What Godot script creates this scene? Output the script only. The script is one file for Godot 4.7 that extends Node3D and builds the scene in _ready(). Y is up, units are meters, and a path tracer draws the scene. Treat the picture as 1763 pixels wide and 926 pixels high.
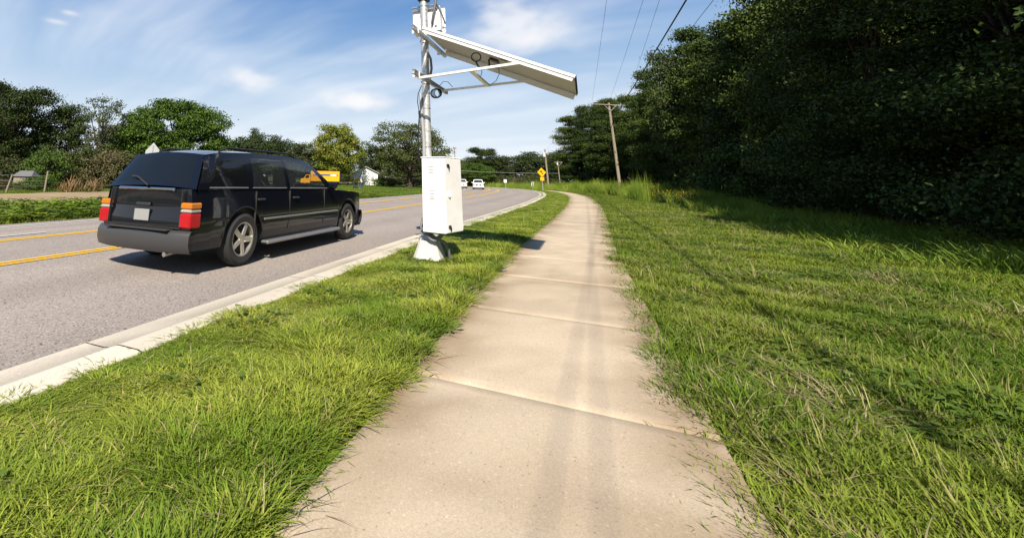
extends Node3D
# A roadside solar-powered enclosure on a pole beside a kerb, a footpath, a wood and a passing dark SUV.
# World: x right, y up, -z ahead of the camera. "fwd" below means metres ahead (= -z).

class MB:                                   # collects faces; corners run counter-clockwise as seen from outside
	var v := PackedVector3Array()
	var n := PackedVector3Array()
	var c := PackedColorArray()
	var col := Color.WHITE
	func tri(a: Vector3, b: Vector3, d: Vector3) -> void:
		var m := (b - a).cross(d - a).normalized()
		v.append(a); v.append(d); v.append(b)
		n.append(m); n.append(m); n.append(m)
		c.append(col); c.append(col); c.append(col)
	func quad(a: Vector3, b: Vector3, d: Vector3, e: Vector3) -> void:
		tri(a, b, d); tri(a, d, e)
	func stri(a: Vector3, b: Vector3, d: Vector3, na: Vector3, nb: Vector3, nd: Vector3) -> void:
		v.append(a); v.append(d); v.append(b)
		n.append(na); n.append(nd); n.append(nb)
		c.append(col); c.append(col); c.append(col)
	func box(x: Transform3D, size: Vector3, bev := 0.0) -> void:
		var h := size * 0.5
		bev = minf(bev, minf(h.x, minf(h.y, h.z)) * 0.9)
		var i := h - Vector3.ONE * bev
		for ax in 3:
			for s in [-1.0, 1.0]:
				var o := Vector3.ZERO; o[ax] = h[ax] * s
				var p := Vector3.ZERO; p[(ax + 1) % 3] = i[(ax + 1) % 3]
				var q := Vector3.ZERO; q[(ax + 2) % 3] = i[(ax + 2) % 3]
				if s > 0: quad(x * (o - p - q), x * (o + p - q), x * (o + p + q), x * (o - p + q))
				else: quad(x * (o - p - q), x * (o - p + q), x * (o + p + q), x * (o + p - q))
		if bev <= 0.0: return
		for ax in 3:
			var b1 := (ax + 1) % 3
			var b2 := (ax + 2) % 3
			for s1 in [-1.0, 1.0]:
				for s2 in [-1.0, 1.0]:
					var e := Vector3.ZERO; e[ax] = i[ax]
					var p := Vector3.ZERO; p[b1] = h[b1] * s1; p[b2] = i[b2] * s2
					var q := Vector3.ZERO; q[b1] = i[b1] * s1; q[b2] = h[b2] * s2
					if s1 * s2 > 0: quad(x * (p - e), x * (q - e), x * (q + e), x * (p + e))
					else: quad(x * (p - e), x * (p + e), x * (q + e), x * (q - e))
		for sx in [-1.0, 1.0]:
			for sy in [-1.0, 1.0]:
				for sz in [-1.0, 1.0]:
					var a := Vector3(h.x * sx, i.y * sy, i.z * sz)
					var b := Vector3(i.x * sx, h.y * sy, i.z * sz)
					var d := Vector3(i.x * sx, i.y * sy, h.z * sz)
					if sx * sy * sz > 0: tri(x * a, x * b, x * d)
					else: tri(x * a, x * d, x * b)
	func tube(pts: Array, rad: Array, sides := 8, caps := true) -> void:
		var rings := []
		var nrm := []
		var side := Vector3.ZERO
		for k in pts.size():
			var t: Vector3 = (pts[mini(k + 1, pts.size() - 1)] - pts[maxi(k - 1, 0)]).normalized()
			if side == Vector3.ZERO: side = t.cross(Vector3.UP if absf(t.y) < 0.9 else Vector3.RIGHT).normalized()
			side = (side - t * side.dot(t)).normalized()
			var up := side.cross(t)
			var r := []
			var m := []
			for j in sides:
				var a := TAU * j / sides
				var d := side * cos(a) - up * sin(a)
				m.append(d); r.append(pts[k] + d * float(rad[k if rad.size() > 1 else 0]))
			rings.append(r); nrm.append(m)
		for k in pts.size() - 1:
			for j in sides:
				var l := (j + 1) % sides
				stri(rings[k][j], rings[k][l], rings[k + 1][l], nrm[k][j], nrm[k][l], nrm[k + 1][l])
				stri(rings[k][j], rings[k + 1][l], rings[k + 1][j], nrm[k][j], nrm[k + 1][l], nrm[k + 1][j])
		if caps:
			for j in range(1, sides - 1):
				tri(rings[0][0], rings[0][j + 1], rings[0][j])
				tri(rings[-1][0], rings[-1][j], rings[-1][j + 1])
	func lathe(x: Transform3D, prof: Array, sides := 24) -> void:      # profile of (radius, height) turned about y
		for k in prof.size() - 1:
			var a: Vector2 = prof[k]
			var b: Vector2 = prof[k + 1]
			if (b - a).length() < 1e-5: continue
			var m := Vector2(b.y - a.y, a.x - b.x).normalized()
			for j in sides:
				var p := TAU * j / sides
				var q := TAU * (j + 1) / sides
				var P := Vector3(cos(p), 0, -sin(p))
				var Q := Vector3(cos(q), 0, -sin(q))
				var nP := x.basis * (P * m.x + Vector3.UP * m.y)
				var nQ := x.basis * (Q * m.x + Vector3.UP * m.y)
				var A := x * (P * a.x + Vector3.UP * a.y)
				var B := x * (Q * a.x + Vector3.UP * a.y)
				var D := x * (Q * b.x + Vector3.UP * b.y)
				var E := x * (P * b.x + Vector3.UP * b.y)
				if a.x > 1e-5: stri(A, B, D, nP, nQ, nQ)
				if b.x > 1e-5: stri(A, D, E, nP, nQ, nP)
	func grid(g: Array, flip := false, cols = null) -> void:           # rows of points, smooth; outside is (next column) x (next row)
		var R := g.size()
		var W: int = g[0].size()
		var nn := []
		for i in R:
			var row := []
			for j in W:
				var du: Vector3 = g[i][mini(j + 1, W - 1)] - g[i][maxi(j - 1, 0)]
				var dv: Vector3 = g[mini(i + 1, R - 1)][j] - g[maxi(i - 1, 0)][j]
				var m := du.cross(dv).normalized()
				row.append(-m if flip else m)
			nn.append(row)
		for i in R - 1:
			for j in W - 1:
				cell(g, nn, i, j, flip, cols)
	func cell(g: Array, nn: Array, i: int, j: int, flip: bool, cols = null) -> void:
		var ids := [[i, j], [i, j + 1], [i + 1, j + 1], [i + 1, j]]
		if flip: ids.reverse()
		for t in [[0, 2, 1], [0, 3, 2]]:
			for k in t:
				var a: Array = ids[k]
				v.append(g[a[0]][a[1]]); n.append(nn[a[0]][a[1]]); c.append(cols[a[0]][a[1]] if cols else col)
	func mesh() -> ArrayMesh:
		var a := []
		a.resize(Mesh.ARRAY_MAX)
		a[Mesh.ARRAY_VERTEX] = v; a[Mesh.ARRAY_NORMAL] = n; a[Mesh.ARRAY_COLOR] = c
		var m := ArrayMesh.new()
		m.add_surface_from_arrays(Mesh.PRIMITIVE_TRIANGLES, a)
		return m

var rng := RandomNumberGenerator.new()
var taken := {}
var M := {}

# ------------------------------------------------------------------ naming
func numbered(called: String) -> String:
	taken[called] = taken.get(called, -1) + 1
	return called if taken[called] == 0 else "%s_%03d" % [called, taken[called]]
func tag(o: Node, label: String, category: String, group := "") -> Node:
	o.set_meta("label", label); o.set_meta("category", category)
	if group: o.set_meta("group", group)
	return o
func base(called: String, at: Vector3, label: String, category: String, group := "") -> Node3D:
	var o := Node3D.new()
	o.name = numbered(called); add_child(o); o.position = at
	tag(o, label, category, group)
	return o
func put(called: String, mesh: Mesh, mat: Material, parent: Node = null) -> MeshInstance3D:
	var o := MeshInstance3D.new()
	o.mesh = mesh; o.material_override = mat
	o.name = numbered(called) if parent == null else called
	(self if parent == null else parent).add_child(o, true)
	return o
func kind(o: Node, k: String) -> Node:
	o.set_meta("kind", k)
	return o

# ------------------------------------------------------------------ materials
func mat(lin: Color, rough := 0.6, metal := 0.0) -> StandardMaterial3D:
	var m := StandardMaterial3D.new()
	m.albedo_color = lin.linear_to_srgb(); m.roughness = rough; m.metallic = metal
	return m
func vmat(rough := 0.8, back := Color.BLACK) -> StandardMaterial3D:
	var m := StandardMaterial3D.new()
	m.metallic_specular = 0.25
	m.vertex_color_use_as_albedo = true; m.roughness = rough
	if back != Color.BLACK:
		m.backlight_enabled = true; m.backlight = back
	return m
func speckle(size: int, seed_: int, lo: float, hi: float, grains: Array) -> ImageTexture:     # grainy multiplier, wraps
	var r := RandomNumberGenerator.new(); r.seed = seed_
	var im := Image.create(size, size, false, Image.FORMAT_RGB8)
	for y in size:
		for x in size:
			var g := lerpf(lo, hi, r.randf() * 0.6 + r.randf() * 0.4)
			im.set_pixel(x, y, Color(g, g, g))
	for gr in grains:                                   # [count, radius, colour]
		for k in int(gr[0]):
			var px := r.randi() % size
			var py := r.randi() % size
			im.fill_rect(Rect2i(px, py, 1 + r.randi() % int(gr[1]), 1 + r.randi() % int(gr[1])), (gr[2] as Color) * r.randf_range(0.85, 1.1))
	return ImageTexture.create_from_image(im)
func noise_tex(size: int, seed_: int, freq: float, cols: Array, oct := 5, normal := false) -> NoiseTexture2D:
	var f := FastNoiseLite.new()
	f.seed = seed_; f.frequency = freq; f.fractal_octaves = oct
	var t := NoiseTexture2D.new()
	t.width = size; t.height = size; t.seamless = true; t.noise = f
	if normal:
		t.as_normal_map = true; t.bump_strength = 6.0
	else:
		var g := Gradient.new()
		var cs := PackedColorArray()
		var os := PackedFloat32Array()
		for i in cols.size():
			cs.append(cols[i]); os.append(float(i) / (cols.size() - 1))
		g.colors = cs; g.offsets = os
		t.color_ramp = g
	return t
func tri_tex(m: StandardMaterial3D, t: Texture2D, metres: float) -> StandardMaterial3D:
	m.albedo_texture = t
	m.uv1_triplanar = true; m.uv1_world_triplanar = true; m.uv1_scale = Vector3.ONE / metres
	return m

# ------------------------------------------------------------------ the road's own coordinates
const KERB := [[-22.2, -35.0], [-8.6, -8.6], [-3.95, 0.6], [1.48, 11.31], [4.14, 16.2], [7.3, 22.0], [11.36, 29.65], [15.05, 37.0], [18.3, 43.7], [21.9, 52.0], [24.64, 59.6], [27.0, 68.0], [28.2, 76.0], [28.2, 86.0], [26.0, 98.0], [20.0, 112.0], [8.0, 126.0], [-10.0, 138.0], [-40.0, 150.0]]
var RC: Array[Vector2] = []
var RN: Array[Vector2] = []
var RS: PackedFloat32Array
func road_setup() -> void:
	var P: Array[Vector2] = []
	for k in KERB: P.append(Vector2(k[0], k[1]))
	for i in P.size() - 1:
		for j in 20:
			RC.append(P[i].cubic_interpolate(P[i + 1], P[maxi(i - 1, 0)], P[mini(i + 2, P.size() - 1)], j / 20.0))
	RC.append(P[-1])
	RS.append(0.0)
	var near := 0
	for i in RC.size():
		var t := (RC[mini(i + 1, RC.size() - 1)] - RC[maxi(i - 1, 0)]).normalized()
		RN.append(Vector2(-t.y, t.x))
		if i: RS.append(RS[-1] + RC[i].distance_to(RC[i - 1]))
		if RC[i].distance_to(P[2]) < RC[near].distance_to(P[2]): near = i
	var s0 := RS[near]
	for i in RS.size(): RS[i] -= s0
func rp(s: float, l: float) -> Vector2:                     # s along the kerb, l to its left, in metres -> (x, fwd)
	var k := clampi(RS.bsearch(s), 1, RS.size() - 1)
	var t := clampf((s - RS[k - 1]) / (RS[k] - RS[k - 1]), 0.0, 1.0)
	return RC[k - 1].lerp(RC[k], t) + RN[k - 1].lerp(RN[k], t).normalized() * l
func R3(s: float, l: float, y: float) -> Vector3:
	var p := rp(s, l)
	return Vector3(p.x, y, -p.y)
func heading(s: float) -> float:                            # yaw that turns local +x along the road
	var d := rp(s + 0.5, 0) - rp(s - 0.5, 0)
	return atan2(d.y, d.x)
func W(x: float, y: float, fwd: float) -> Vector3: return Vector3(x, y, -fwd)

func tab(x: float, t: Array) -> float:                      # table of [x, y] pairs, linear between
	if x <= t[0][0]: return t[0][1]
	for i in t.size() - 1:
		if x <= t[i + 1][0]: return lerpf(t[i][1], t[i + 1][1], (x - t[i][0]) / (t[i + 1][0] - t[i][0]))
	return t[-1][1]

var fn := FastNoiseLite.new()

func _ready() -> void:
	rng.seed = 7
	fn.seed = 3; fn.frequency = 1.0; fn.fractal_octaves = 3
	road_setup()
	# ---------------- camera
	var cam := Camera3D.new()
	cam.name = "camera"; add_child(cam)
	var pitch := atan(199.0 / 760.0)
	var roll := atan(0.021) * cos(pitch)
	var up0 := Vector3(0, cos(pitch), sin(pitch))
	var back := Vector3(0, -sin(pitch), cos(pitch))
	var rt := Vector3.RIGHT * cos(roll) + up0 * sin(roll)
	cam.transform = Transform3D(Basis(rt, back.cross(rt), back), Vector3(0, 1.4, 0))
	cam.projection = Camera3D.PROJECTION_FRUSTUM            # a shifted lens, 760 picture units of focal length
	cam.near = 0.1; cam.far = 2500.0
	cam.size = 926.0 / 760.0 * cam.near
	cam.frustum_offset = Vector2(281.5, -357.0) / 760.0 * cam.near
	# ---------------- sky, sun, exposure
	var we := WorldEnvironment.new()
	we.name = "world_environment"
	var e := Environment.new()
	e.background_mode = Environment.BG_SKY
	e.sky = Sky.new()
	e.sky.sky_material = make_sky()
	e.tonemap_mode = Environment.TONE_MAPPER_LINEAR
	e.tonemap_exposure = 1.75
	e.sdfgi_enabled = true; e.ssao_enabled = true; e.ssil_enabled = true
	we.environment = e; add_child(we)
	var sun := DirectionalLight3D.new()
	sun.name = "sun"; add_child(sun)
	sun.light_energy = 1.5; sun.light_color = Color(1.0, 0.96, 0.89); sun.light_angular_distance = 0.5; sun.shadow_enabled = true
	sun.look_at_from_position(Vector3.ZERO, Vector3(0.155, -1.0, -1.03), Vector3.UP)
	materials()
	setting()
	trees()
	shrubs()
	roadside()
	suv_in_lane()
	enclosure()
	grasses()

func make_sky() -> PanoramaSkyMaterial:
	var w := 2048
	var h := 1024
	var data := PackedFloat32Array()
	data.resize(w * h * 3)
	var f1 := FastNoiseLite.new(); f1.seed = 11; f1.frequency = 0.55; f1.fractal_octaves = 5; f1.fractal_gain = 0.55
	var f2 := FastNoiseLite.new(); f2.seed = 23; f2.frequency = 1.0; f2.fractal_octaves = 4
	var f3 := FastNoiseLite.new(); f3.seed = 5; f3.frequency = 7.0; f3.fractal_octaves = 4
	var ramp := [[0.0, Color(0.50, 0.535, 0.565)], [0.10, Color(0.40, 0.465, 0.53)], [0.22, Color(0.23, 0.33, 0.465)], [0.36, Color(0.092, 0.192, 0.375)], [0.55, Color(0.052, 0.132, 0.30)], [1.0, Color(0.045, 0.11, 0.26)]]
	# a few puffs: direction, half width and height in radians, strength
	var puffs := [[-12.9, 11.6, 0.063, 0.03, 0.64], [0.5, 9.6, 0.086, 0.03, 0.72], [3.0, 9.2, 0.057, 0.019, 0.51], [20.5, 18.5, 0.103, 0.074, 0.64], [26.0, 16.5, 0.069, 0.047, 0.42], [-34.0, 17.0, 0.02, 0.006, 0.7], [-35.0, 15.8, 0.02, 0.005, 0.5], [52.0, 22.0, 0.12, 0.05, 0.7], [-70.0, 14.0, 0.10, 0.03, 0.7], [95.0, 18.0, 0.12, 0.05, 0.7], [140.0, 12.0, 0.15, 0.05, 0.8], [-120.0, 16.0, 0.14, 0.05, 0.7], [-160.0, 24.0, 0.12, 0.06, 0.6]]
	var axis := Vector2(-0.75, -0.66)                        # the way the high streaks run, in (x, z)
	var cross := Vector2(0.66, -0.75)
	for y in h:
		var el := (0.5 - (y + 0.5) / h) * PI
		var sy := sin(el)
		var cy := cos(el)
		var baseC := Color(0.60, 0.66, 0.73)
		if sy > 0.0:
			for i in ramp.size() - 1:
				if sy <= ramp[i + 1][0]:
					baseC = (ramp[i][1] as Color).lerp(ramp[i + 1][1], (sy - ramp[i][0]) / (ramp[i + 1][0] - ramp[i][0]))
					break
		else:
			baseC = Color(0.22, 0.24, 0.18)
		var k := y * w * 3
		for x in w:
			var col := baseC
			if sy > 0.0:
				var az := ((x + 0.5) / w - 0.25) * TAU
				var dx := cos(az) * cy
				var dz := sin(az) * cy
				var p := Vector2(dx, dz) / (sy + 0.14)
				var a := p.dot(axis)
				var b := p.dot(cross)
				var wob := f2.get_noise_2d(p.x * 0.45, p.y * 0.45)
				var s := f1.get_noise_2d(a * 0.5 + wob * 0.25, b * 2.6 + wob * 0.45) * 0.75 + wob * 0.55
				var cov := smoothstep(-0.35, 0.95, s) * 0.60 * smoothstep(0.0, 0.05, sy)
				cov *= 1.0 - 0.6 * smoothstep(0.24, 0.58, sy)
				col = col.lerp(Color(0.56, 0.585, 0.615), cov)
				for q in puffs:
					var de := el - deg_to_rad(q[1])
					if absf(de) < q[3] * 3.0:
						var da := wrapf(az + PI / 2 - deg_to_rad(q[0]), -PI, PI) * cy
						if absf(da) < q[2] * 3.0:
							var g := exp(-(da * da / (q[2] * q[2]) + de * de / (q[3] * q[3])) * 1.2)
							var m := smoothstep(0.05, 1.35, g * 0.95 + 1.15 * f3.get_noise_3d(dx, sy * 2.0, dz) * sqrt(g))
							col = col.lerp(Color(0.60, 0.585, 0.58), m * float(q[4]))
			data[k] = col.r; data[k + 1] = col.g; data[k + 2] = col.b
			k += 3
	var im := Image.create_from_data(w, h, false, Image.FORMAT_RGBF, data.to_byte_array())
	var m := PanoramaSkyMaterial.new()
	m.panorama = ImageTexture.create_from_image(im)
	return m

func materials() -> void:
	M.asphalt = vmat(0.93)
	tri_tex(M.asphalt, speckle(512, 1, 0.62, 1.0, [[8000, 2, Color(1, 1, 0.98)], [5500, 2, Color(0.5, 0.5, 0.5)], [500, 3, Color(0.9, 0.85, 0.8)]]), 3.7)
	M.concrete = vmat(0.9)
	tri_tex(M.concrete, speckle(512, 2, 0.84, 1.0, [[1500, 2, Color(0.86, 0.83, 0.79)], [1600, 3, Color(1, 1, 1)], [12, 3, Color(0.72, 0.68, 0.62)]]), 2.3)
	M.soil = vmat(1.0)
	tri_tex(M.soil, noise_tex(512, 9, 0.03, [Color(0.55, 0.55, 0.5), Color(0.85, 0.85, 0.8), Color(1, 1, 1)]), 5.0)
	M.paint_yellow = mat(Color(0.90, 0.53, 0.035), 0.7)
	tri_tex(M.paint_yellow, speckle(256, 4, 0.72, 1.0, [[900, 2, Color(0.5, 0.5, 0.5)]]), 1.3)
	M.paint_white = mat(Color(0.72, 0.71, 0.68), 0.7)
	tri_tex(M.paint_white, M.paint_yellow.albedo_texture, 1.3)
	M.grass = vmat(0.7, Color(0.55, 0.6, 0.2))
	M.leaf = vmat(0.62, Color(0.34, 0.42, 0.12))
	M.dark_leaf = vmat(0.6, Color(0.16, 0.2, 0.06))
	M.bark = vmat(0.95)
	tri_tex(M.bark, noise_tex(256, 31, 0.05, [Color(0.35, 0.33, 0.3), Color(0.8, 0.78, 0.75), Color(1, 1, 1)]), 0.9)
	M.wood = mat(Color(0.40, 0.345, 0.27), 0.95)
	tri_tex(M.wood, noise_tex(256, 37, 0.06, [Color(0.5, 0.48, 0.45), Color(0.85, 0.83, 0.8), Color(1, 1, 1)]), 0.7)
	M.galv = mat(Color(0.72, 0.72, 0.71), 0.42, 0.55)
	tri_tex(M.galv, noise_tex(256, 41, 0.03, [Color(0.72, 0.72, 0.72), Color(0.9, 0.9, 0.9), Color(1, 1, 1)]), 0.5)
	M.alu = mat(Color(0.80, 0.79, 0.77), 0.42, 0.35)
	M.white_coat = mat(Color(0.85, 0.85, 0.85), 0.45)
	tri_tex(M.white_coat, noise_tex(256, 43, 0.02, [Color(0.95, 0.945, 0.935), Color(1, 1, 1), Color(1, 1, 1)]), 1.7)
	M.backsheet = mat(Color(0.47, 0.45, 0.40), 0.6)
	M.cells = mat(Color(0.012, 0.02, 0.06), 0.12)
	M.black = mat(Color(0.015, 0.015, 0.016), 0.5)
	M.rubber = mat(Color(0.02, 0.02, 0.02), 0.85)
	M.conduit = mat(Color(0.12, 0.125, 0.13), 0.5)
	M.steel = mat(Color(0.45, 0.44, 0.42), 0.4, 0.9)
	M.slot = mat(Color(0.25, 0.25, 0.25), 0.7)
	M.pale_wire = mat(Color(0.45, 0.46, 0.46), 0.5)
	M.wire = mat(Color(0.012, 0.012, 0.013), 0.6)
	M.car_black = mat(Color(0.003, 0.004, 0.008), 0.3)
	M.car_black.metallic_specular = 0.3; M.car_black.clearcoat_enabled = true; M.car_black.clearcoat = 0.8; M.car_black.clearcoat_roughness = 0.04
	M.car_white = mat(Color(0.80, 0.80, 0.79), 0.3)
	M.car_white.clearcoat_enabled = true; M.car_white.clearcoat = 0.6; M.car_white.clearcoat_roughness = 0.08
	M.trim = mat(Color(0.02, 0.02, 0.022), 0.55)
	M.silver = mat(Color(0.34, 0.335, 0.32), 0.34, 0.7)
	M.rim = mat(Color(0.50, 0.47, 0.42), 0.34, 0.75)
	M.chrome = mat(Color(0.75, 0.75, 0.76), 0.12, 1.0)
	M.red_lens = mat(Color(0.36, 0.005, 0.010), 0.2)
	M.amber_lens = mat(Color(0.46, 0.14, 0.008), 0.2)
	M.clear_lens = mat(Color(0.30, 0.30, 0.27), 0.2)
	M.glass = mat(Color(0.05, 0.06, 0.065), 0.03)
	M.glass.transparency = BaseMaterial3D.TRANSPARENCY_ALPHA
	M.glass.albedo_color.a = 0.28
	M.dark_glass = mat(Color(0.006, 0.007, 0.008), 0.04)
	M.plate = mat(Color(0.27, 0.27, 0.265), 0.45)
	M.bumper = mat(Color(0.05, 0.05, 0.052), 0.4, 0.2)
	M.guard = mat(Color(0.72, 0.72, 0.70), 0.4)
	M.sign_yellow = mat(Color(0.85, 0.42, 0.01), 0.4)
	M.sign_back = mat(Color(0.55, 0.56, 0.56), 0.42, 0.5)
	M.truck_yellow = mat(Color(0.80, 0.36, 0.005), 0.4)
	M.blue_stripe = mat(Color(0.035, 0.06, 0.22), 0.45)
	M.roof_grey = mat(Color(0.12, 0.12, 0.125), 0.9)
	M.brick = mat(Color(0.28, 0.13, 0.08), 0.9)

# ------------------------------------------------------------------ ground, road, kerb, path
func strip(s0: float, s1: float, ds: float, lats: Array, y: Callable, colf: Callable) -> ArrayMesh:
	var m := MB.new()
	var g := []
	var cs := []
	var n := int(ceil((s1 - s0) / ds))
	for i in n + 1:
		var s := lerpf(s0, s1, float(i) / n)
		var row := []
		var crow := []
		for l in lats:
			var p := rp(s, l)
			row.append(Vector3(p.x, y.call(s, l), -p.y)); crow.append(colf.call(s, l))
		g.append(row); cs.append(crow)
	m.grid(g, false, cs)
	return m.mesh()
func ramp_list(a: float, b: float, step: float) -> Array:
	var o := []
	var n := int(ceil(absf(b - a) / step))
	for i in n + 1: o.append(lerpf(a, b, float(i) / n))
	return o
func nz(x: float, y: float) -> float: return fn.get_noise_2d(x, y)

func line_mesh(l: Callable, w: float, s0: float, s1: float, y: float) -> ArrayMesh:
	var m := MB.new()
	var g := []
	for i in int((s1 - s0) / 1.0) + 1:
		var s := minf(s0 + i, s1)
		var c: float = l.call(s)
		g.append([R3(s, c + w / 2, y), R3(s, c - w / 2, y)])
	m.grid(g, true)
	return m.mesh()

func setting() -> void:
	# the ground, one sheet out to the horizon, finer near the camera
	var m := MB.new()
	var g := []
	var cs := []
	var fw := [-300.0, -120.0]
	fw.append_array(ramp_list(-60.0, 150.0, 3.0)); fw.append_array([180.0, 240.0, 400.0, 800.0, 1600.0])
	var xs := [-1600.0, -700.0, -300.0, -150.0]
	xs.append_array(ramp_list(-90.0, 120.0, 3.0)); xs.append_array([180.0, 300.0, 700.0, 1600.0])
	for z in fw:
		var row := []
		var crow := []
		for x in xs:
			row.append(Vector3(x, -0.03, -z))
			var t := clampf(0.5 + nz(x * 0.05, z * 0.05) * 0.9, 0.0, 1.0)
			crow.append(Color(0.055, 0.075, 0.02).lerp(Color(0.11, 0.115, 0.035), t))
		g.append(row); cs.append(crow)
	m.grid(g, false, cs)
	kind(put("ground", m.mesh(), M.soil), "structure")
	# the road
	var lats := ramp_list(9.85, -0.05, 0.3)
	var road := put("road", strip(-40, 190, 0.7, lats, func(_s, l): return 0.012 + 0.05 * smoothstep(0.0, 4.5, l) * smoothstep(10.0, 6.0, l), func(s, l):
		var p := rp(s, l)
		var t := 0.5 + nz(p.x * 0.35, p.y * 0.35) * 0.5 + nz(s * 0.03, l * 1.3) * 0.35
		var wear := 0.0
		for c in [1.3, 3.0, 7.5, 8.9]: wear += exp(-pow((l - c) / 0.38, 2.0))
		var edge := smoothstep(0.5, 0.0, l) + smoothstep(9.4, 9.85, l)
		var k := 0.355 + 0.065 * t + 0.035 * wear - 0.03 * edge - 0.02 * (exp(-pow((l - 2.15) / 0.35, 2.0)) + exp(-pow((l - 8.2) / 0.3, 2.0)))
		return Color(k * 1.13, k * 0.985, k * 0.885)), M.asphalt)
	kind(road, "structure")
	var y1 := func(s): return tab(s, [[0.0, 3.9], [8.0, 3.91], [17.6, 4.1], [26.0, 4.34], [37.0, 4.5], [53.0, 4.85], [66.0, 4.6], [90.0, 4.4]])
	var y2 := func(s): return tab(s, [[0.0, 6.4], [8.0, 6.4], [23.0, 7.0], [36.0, 7.2], [48.0, 6.8], [64.0, 5.9], [80.0, 5.3], [90.0, 4.8]])
	for d in [-0.085, 0.085]:
		put("yellow_line", line_mesh(func(s): return y1.call(s) + d, 0.115, -39, 150, 0.068), M.paint_yellow, road)
		put("yellow_line", line_mesh(func(s): return y2.call(s) + d * 0.9, 0.11, -39, 110, 0.068), M.paint_yellow, road)
	put("white_edge_line", line_mesh(func(_s): return 9.1, 0.11, -39, 150, 0.028), M.paint_white, road)
	put("white_dash", line_mesh(func(_s): return 7.08, 0.1, 6.7, 8.7, 0.068), M.paint_white, road)
	# kerb and gutter in cast sections
	var kerb := Node3D.new()
	kerb.name = "kerb"; add_child(kerb); kind(kerb, "structure")
	var prof := [[0.0, 0.0], [0.0, 0.020], [-0.22, 0.024], [-0.28, 0.032], [-0.34, 0.054], [-0.38, 0.066], [-0.42, 0.070], [-0.62, 0.072], [-0.66, 0.062], [-0.67, -0.02]]
	for i in 50:
		var a := -14.0 + i * 3.0
		if a > 118: break
		var kg := []
		var kc := []
		var tone := rng.randf_range(0.9, 1.06)
		for j in 7:
			var s := lerpf(a + 0.008, a + 2.992, j / 6.0)
			var row := []
			var crow := []
			for p in prof:
				row.append(R3(s, p[0], p[1]))
				var q: Vector3 = row[-1]
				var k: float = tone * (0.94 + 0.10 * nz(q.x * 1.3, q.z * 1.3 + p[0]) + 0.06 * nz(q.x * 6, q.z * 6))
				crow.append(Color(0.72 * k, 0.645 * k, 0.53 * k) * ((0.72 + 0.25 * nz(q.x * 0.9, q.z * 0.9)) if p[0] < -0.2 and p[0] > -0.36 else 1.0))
			kg.append(row); kc.append(crow)
		var km := MB.new()
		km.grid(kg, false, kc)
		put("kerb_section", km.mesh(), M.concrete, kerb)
	# verge between kerb and path
	var soilc := func(s, l):
		var p := rp(s, l)
		return Color(0.07, 0.09, 0.02).lerp(Color(0.15, 0.14, 0.05), clampf(0.5 + nz(p.x * 0.4, p.y * 0.4), 0, 1))
	kind(put("verge", strip(-20, 120, 1.5, [-0.63, -1.0, -1.6, -2.2, -2.75], func(_s, l): return lerpf(0.05, 0.0, clampf((-l - 0.6) / 2.1, 0, 1)), soilc), M.soil), "structure")
	# the footpath: poured slabs with open joints
	var path := Node3D.new()
	path.name = "path"; add_child(path); kind(path, "structure")
	put("path_bed", strip(-14, 95, 2.0, [-2.5, -3.45, -4.4], func(_s, _l): return -0.004, func(_s, _l): return Color(0.045, 0.034, 0.022)), M.soil, path)
	var a := -13.2
	while a < 92.0:
		var sm := MB.new()
		var gg := []
		var cc := []
		var tone := rng.randf_range(0.88, 1.06)
		var tilt := rng.randf_range(-0.004, 0.004)
		var js := [0.019, 0.026, 0.12]
		js.append_array(ramp_list(0.3, 1.7, 0.2)); js.append_array([1.88, 1.974, 1.981])
		var ls := [-2.565, -2.57, -2.66]
		ls.append_array(ramp_list(-2.8, -4.2, 0.2)); ls.append_array([-4.3, -4.385, -4.39])
		for j in js.size():
			var s: float = a + js[j]
			var row := []
			var crow := []
			for k in ls.size():
				var l: float = ls[k]
				var rim: bool = j == 0 or j == js.size() - 1 or k == 0 or k == ls.size() - 1
				row.append(R3(s, l, -0.002 if rim else 0.026 + tilt * (j - 6) / 6.0))
				var p := rp(s, l)
				var t := 0.93 + 0.12 * nz(p.x * 0.8, p.y * 0.8) + 0.10 * nz(p.x * 3.1, p.y * 3.1)
				var side := maxf(smoothstep(0.55, 0.0, -2.57 - l), smoothstep(0.7, 0.0, l + 4.39)) * clampf(0.65 + 1.1 * nz(p.x * 1.4 + 9, p.y * 1.4), 0, 1)
				var c := Color(0.60, 0.49, 0.36) * (t * tone)
				var dirt := smoothstep(0.12, 0.5, nz(p.x * 0.55 + 21, p.y * 0.55)) * 0.32 + smoothstep(0.2, 0.5, nz(p.x * 2.2 + 3, p.y * 2.2)) * 0.2
				c = c.lerp(Color(0.30, 0.215, 0.135), dirt)
				c = c.lerp(Color(0.22, 0.14, 0.075), side * 0.75)
				crow.append(c)
			gg.append(row); cc.append(crow)
		sm.grid(gg, false, cc)
		put("slab", sm.mesh(), M.concrete, path)
		a += 2.0
	# bare sandy track beyond the road on the left
	kind(put("sandy_track", strip(-25, 24, 1.0, ramp_list(27.0, 17.0, 0.8), func(s, l): return 0.05 + 0.05 * nz(s * 0.5, l * 0.5), func(s, l):
		var t := 0.5 + nz(s * 0.5, l * 0.9) + 0.5 * nz(s * 2, l * 3)
		return Color(0.30, 0.215, 0.125).lerp(Color(0.42, 0.32, 0.20), clampf(t, 0, 1))), M.concrete), "structure")

# ------------------------------------------------------------------ trees
func gauss() -> float: return rng.randfn(0.0, 1.0)
func rdir() -> Vector3:
	return Vector3(gauss(), gauss(), gauss()).normalized()
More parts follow.
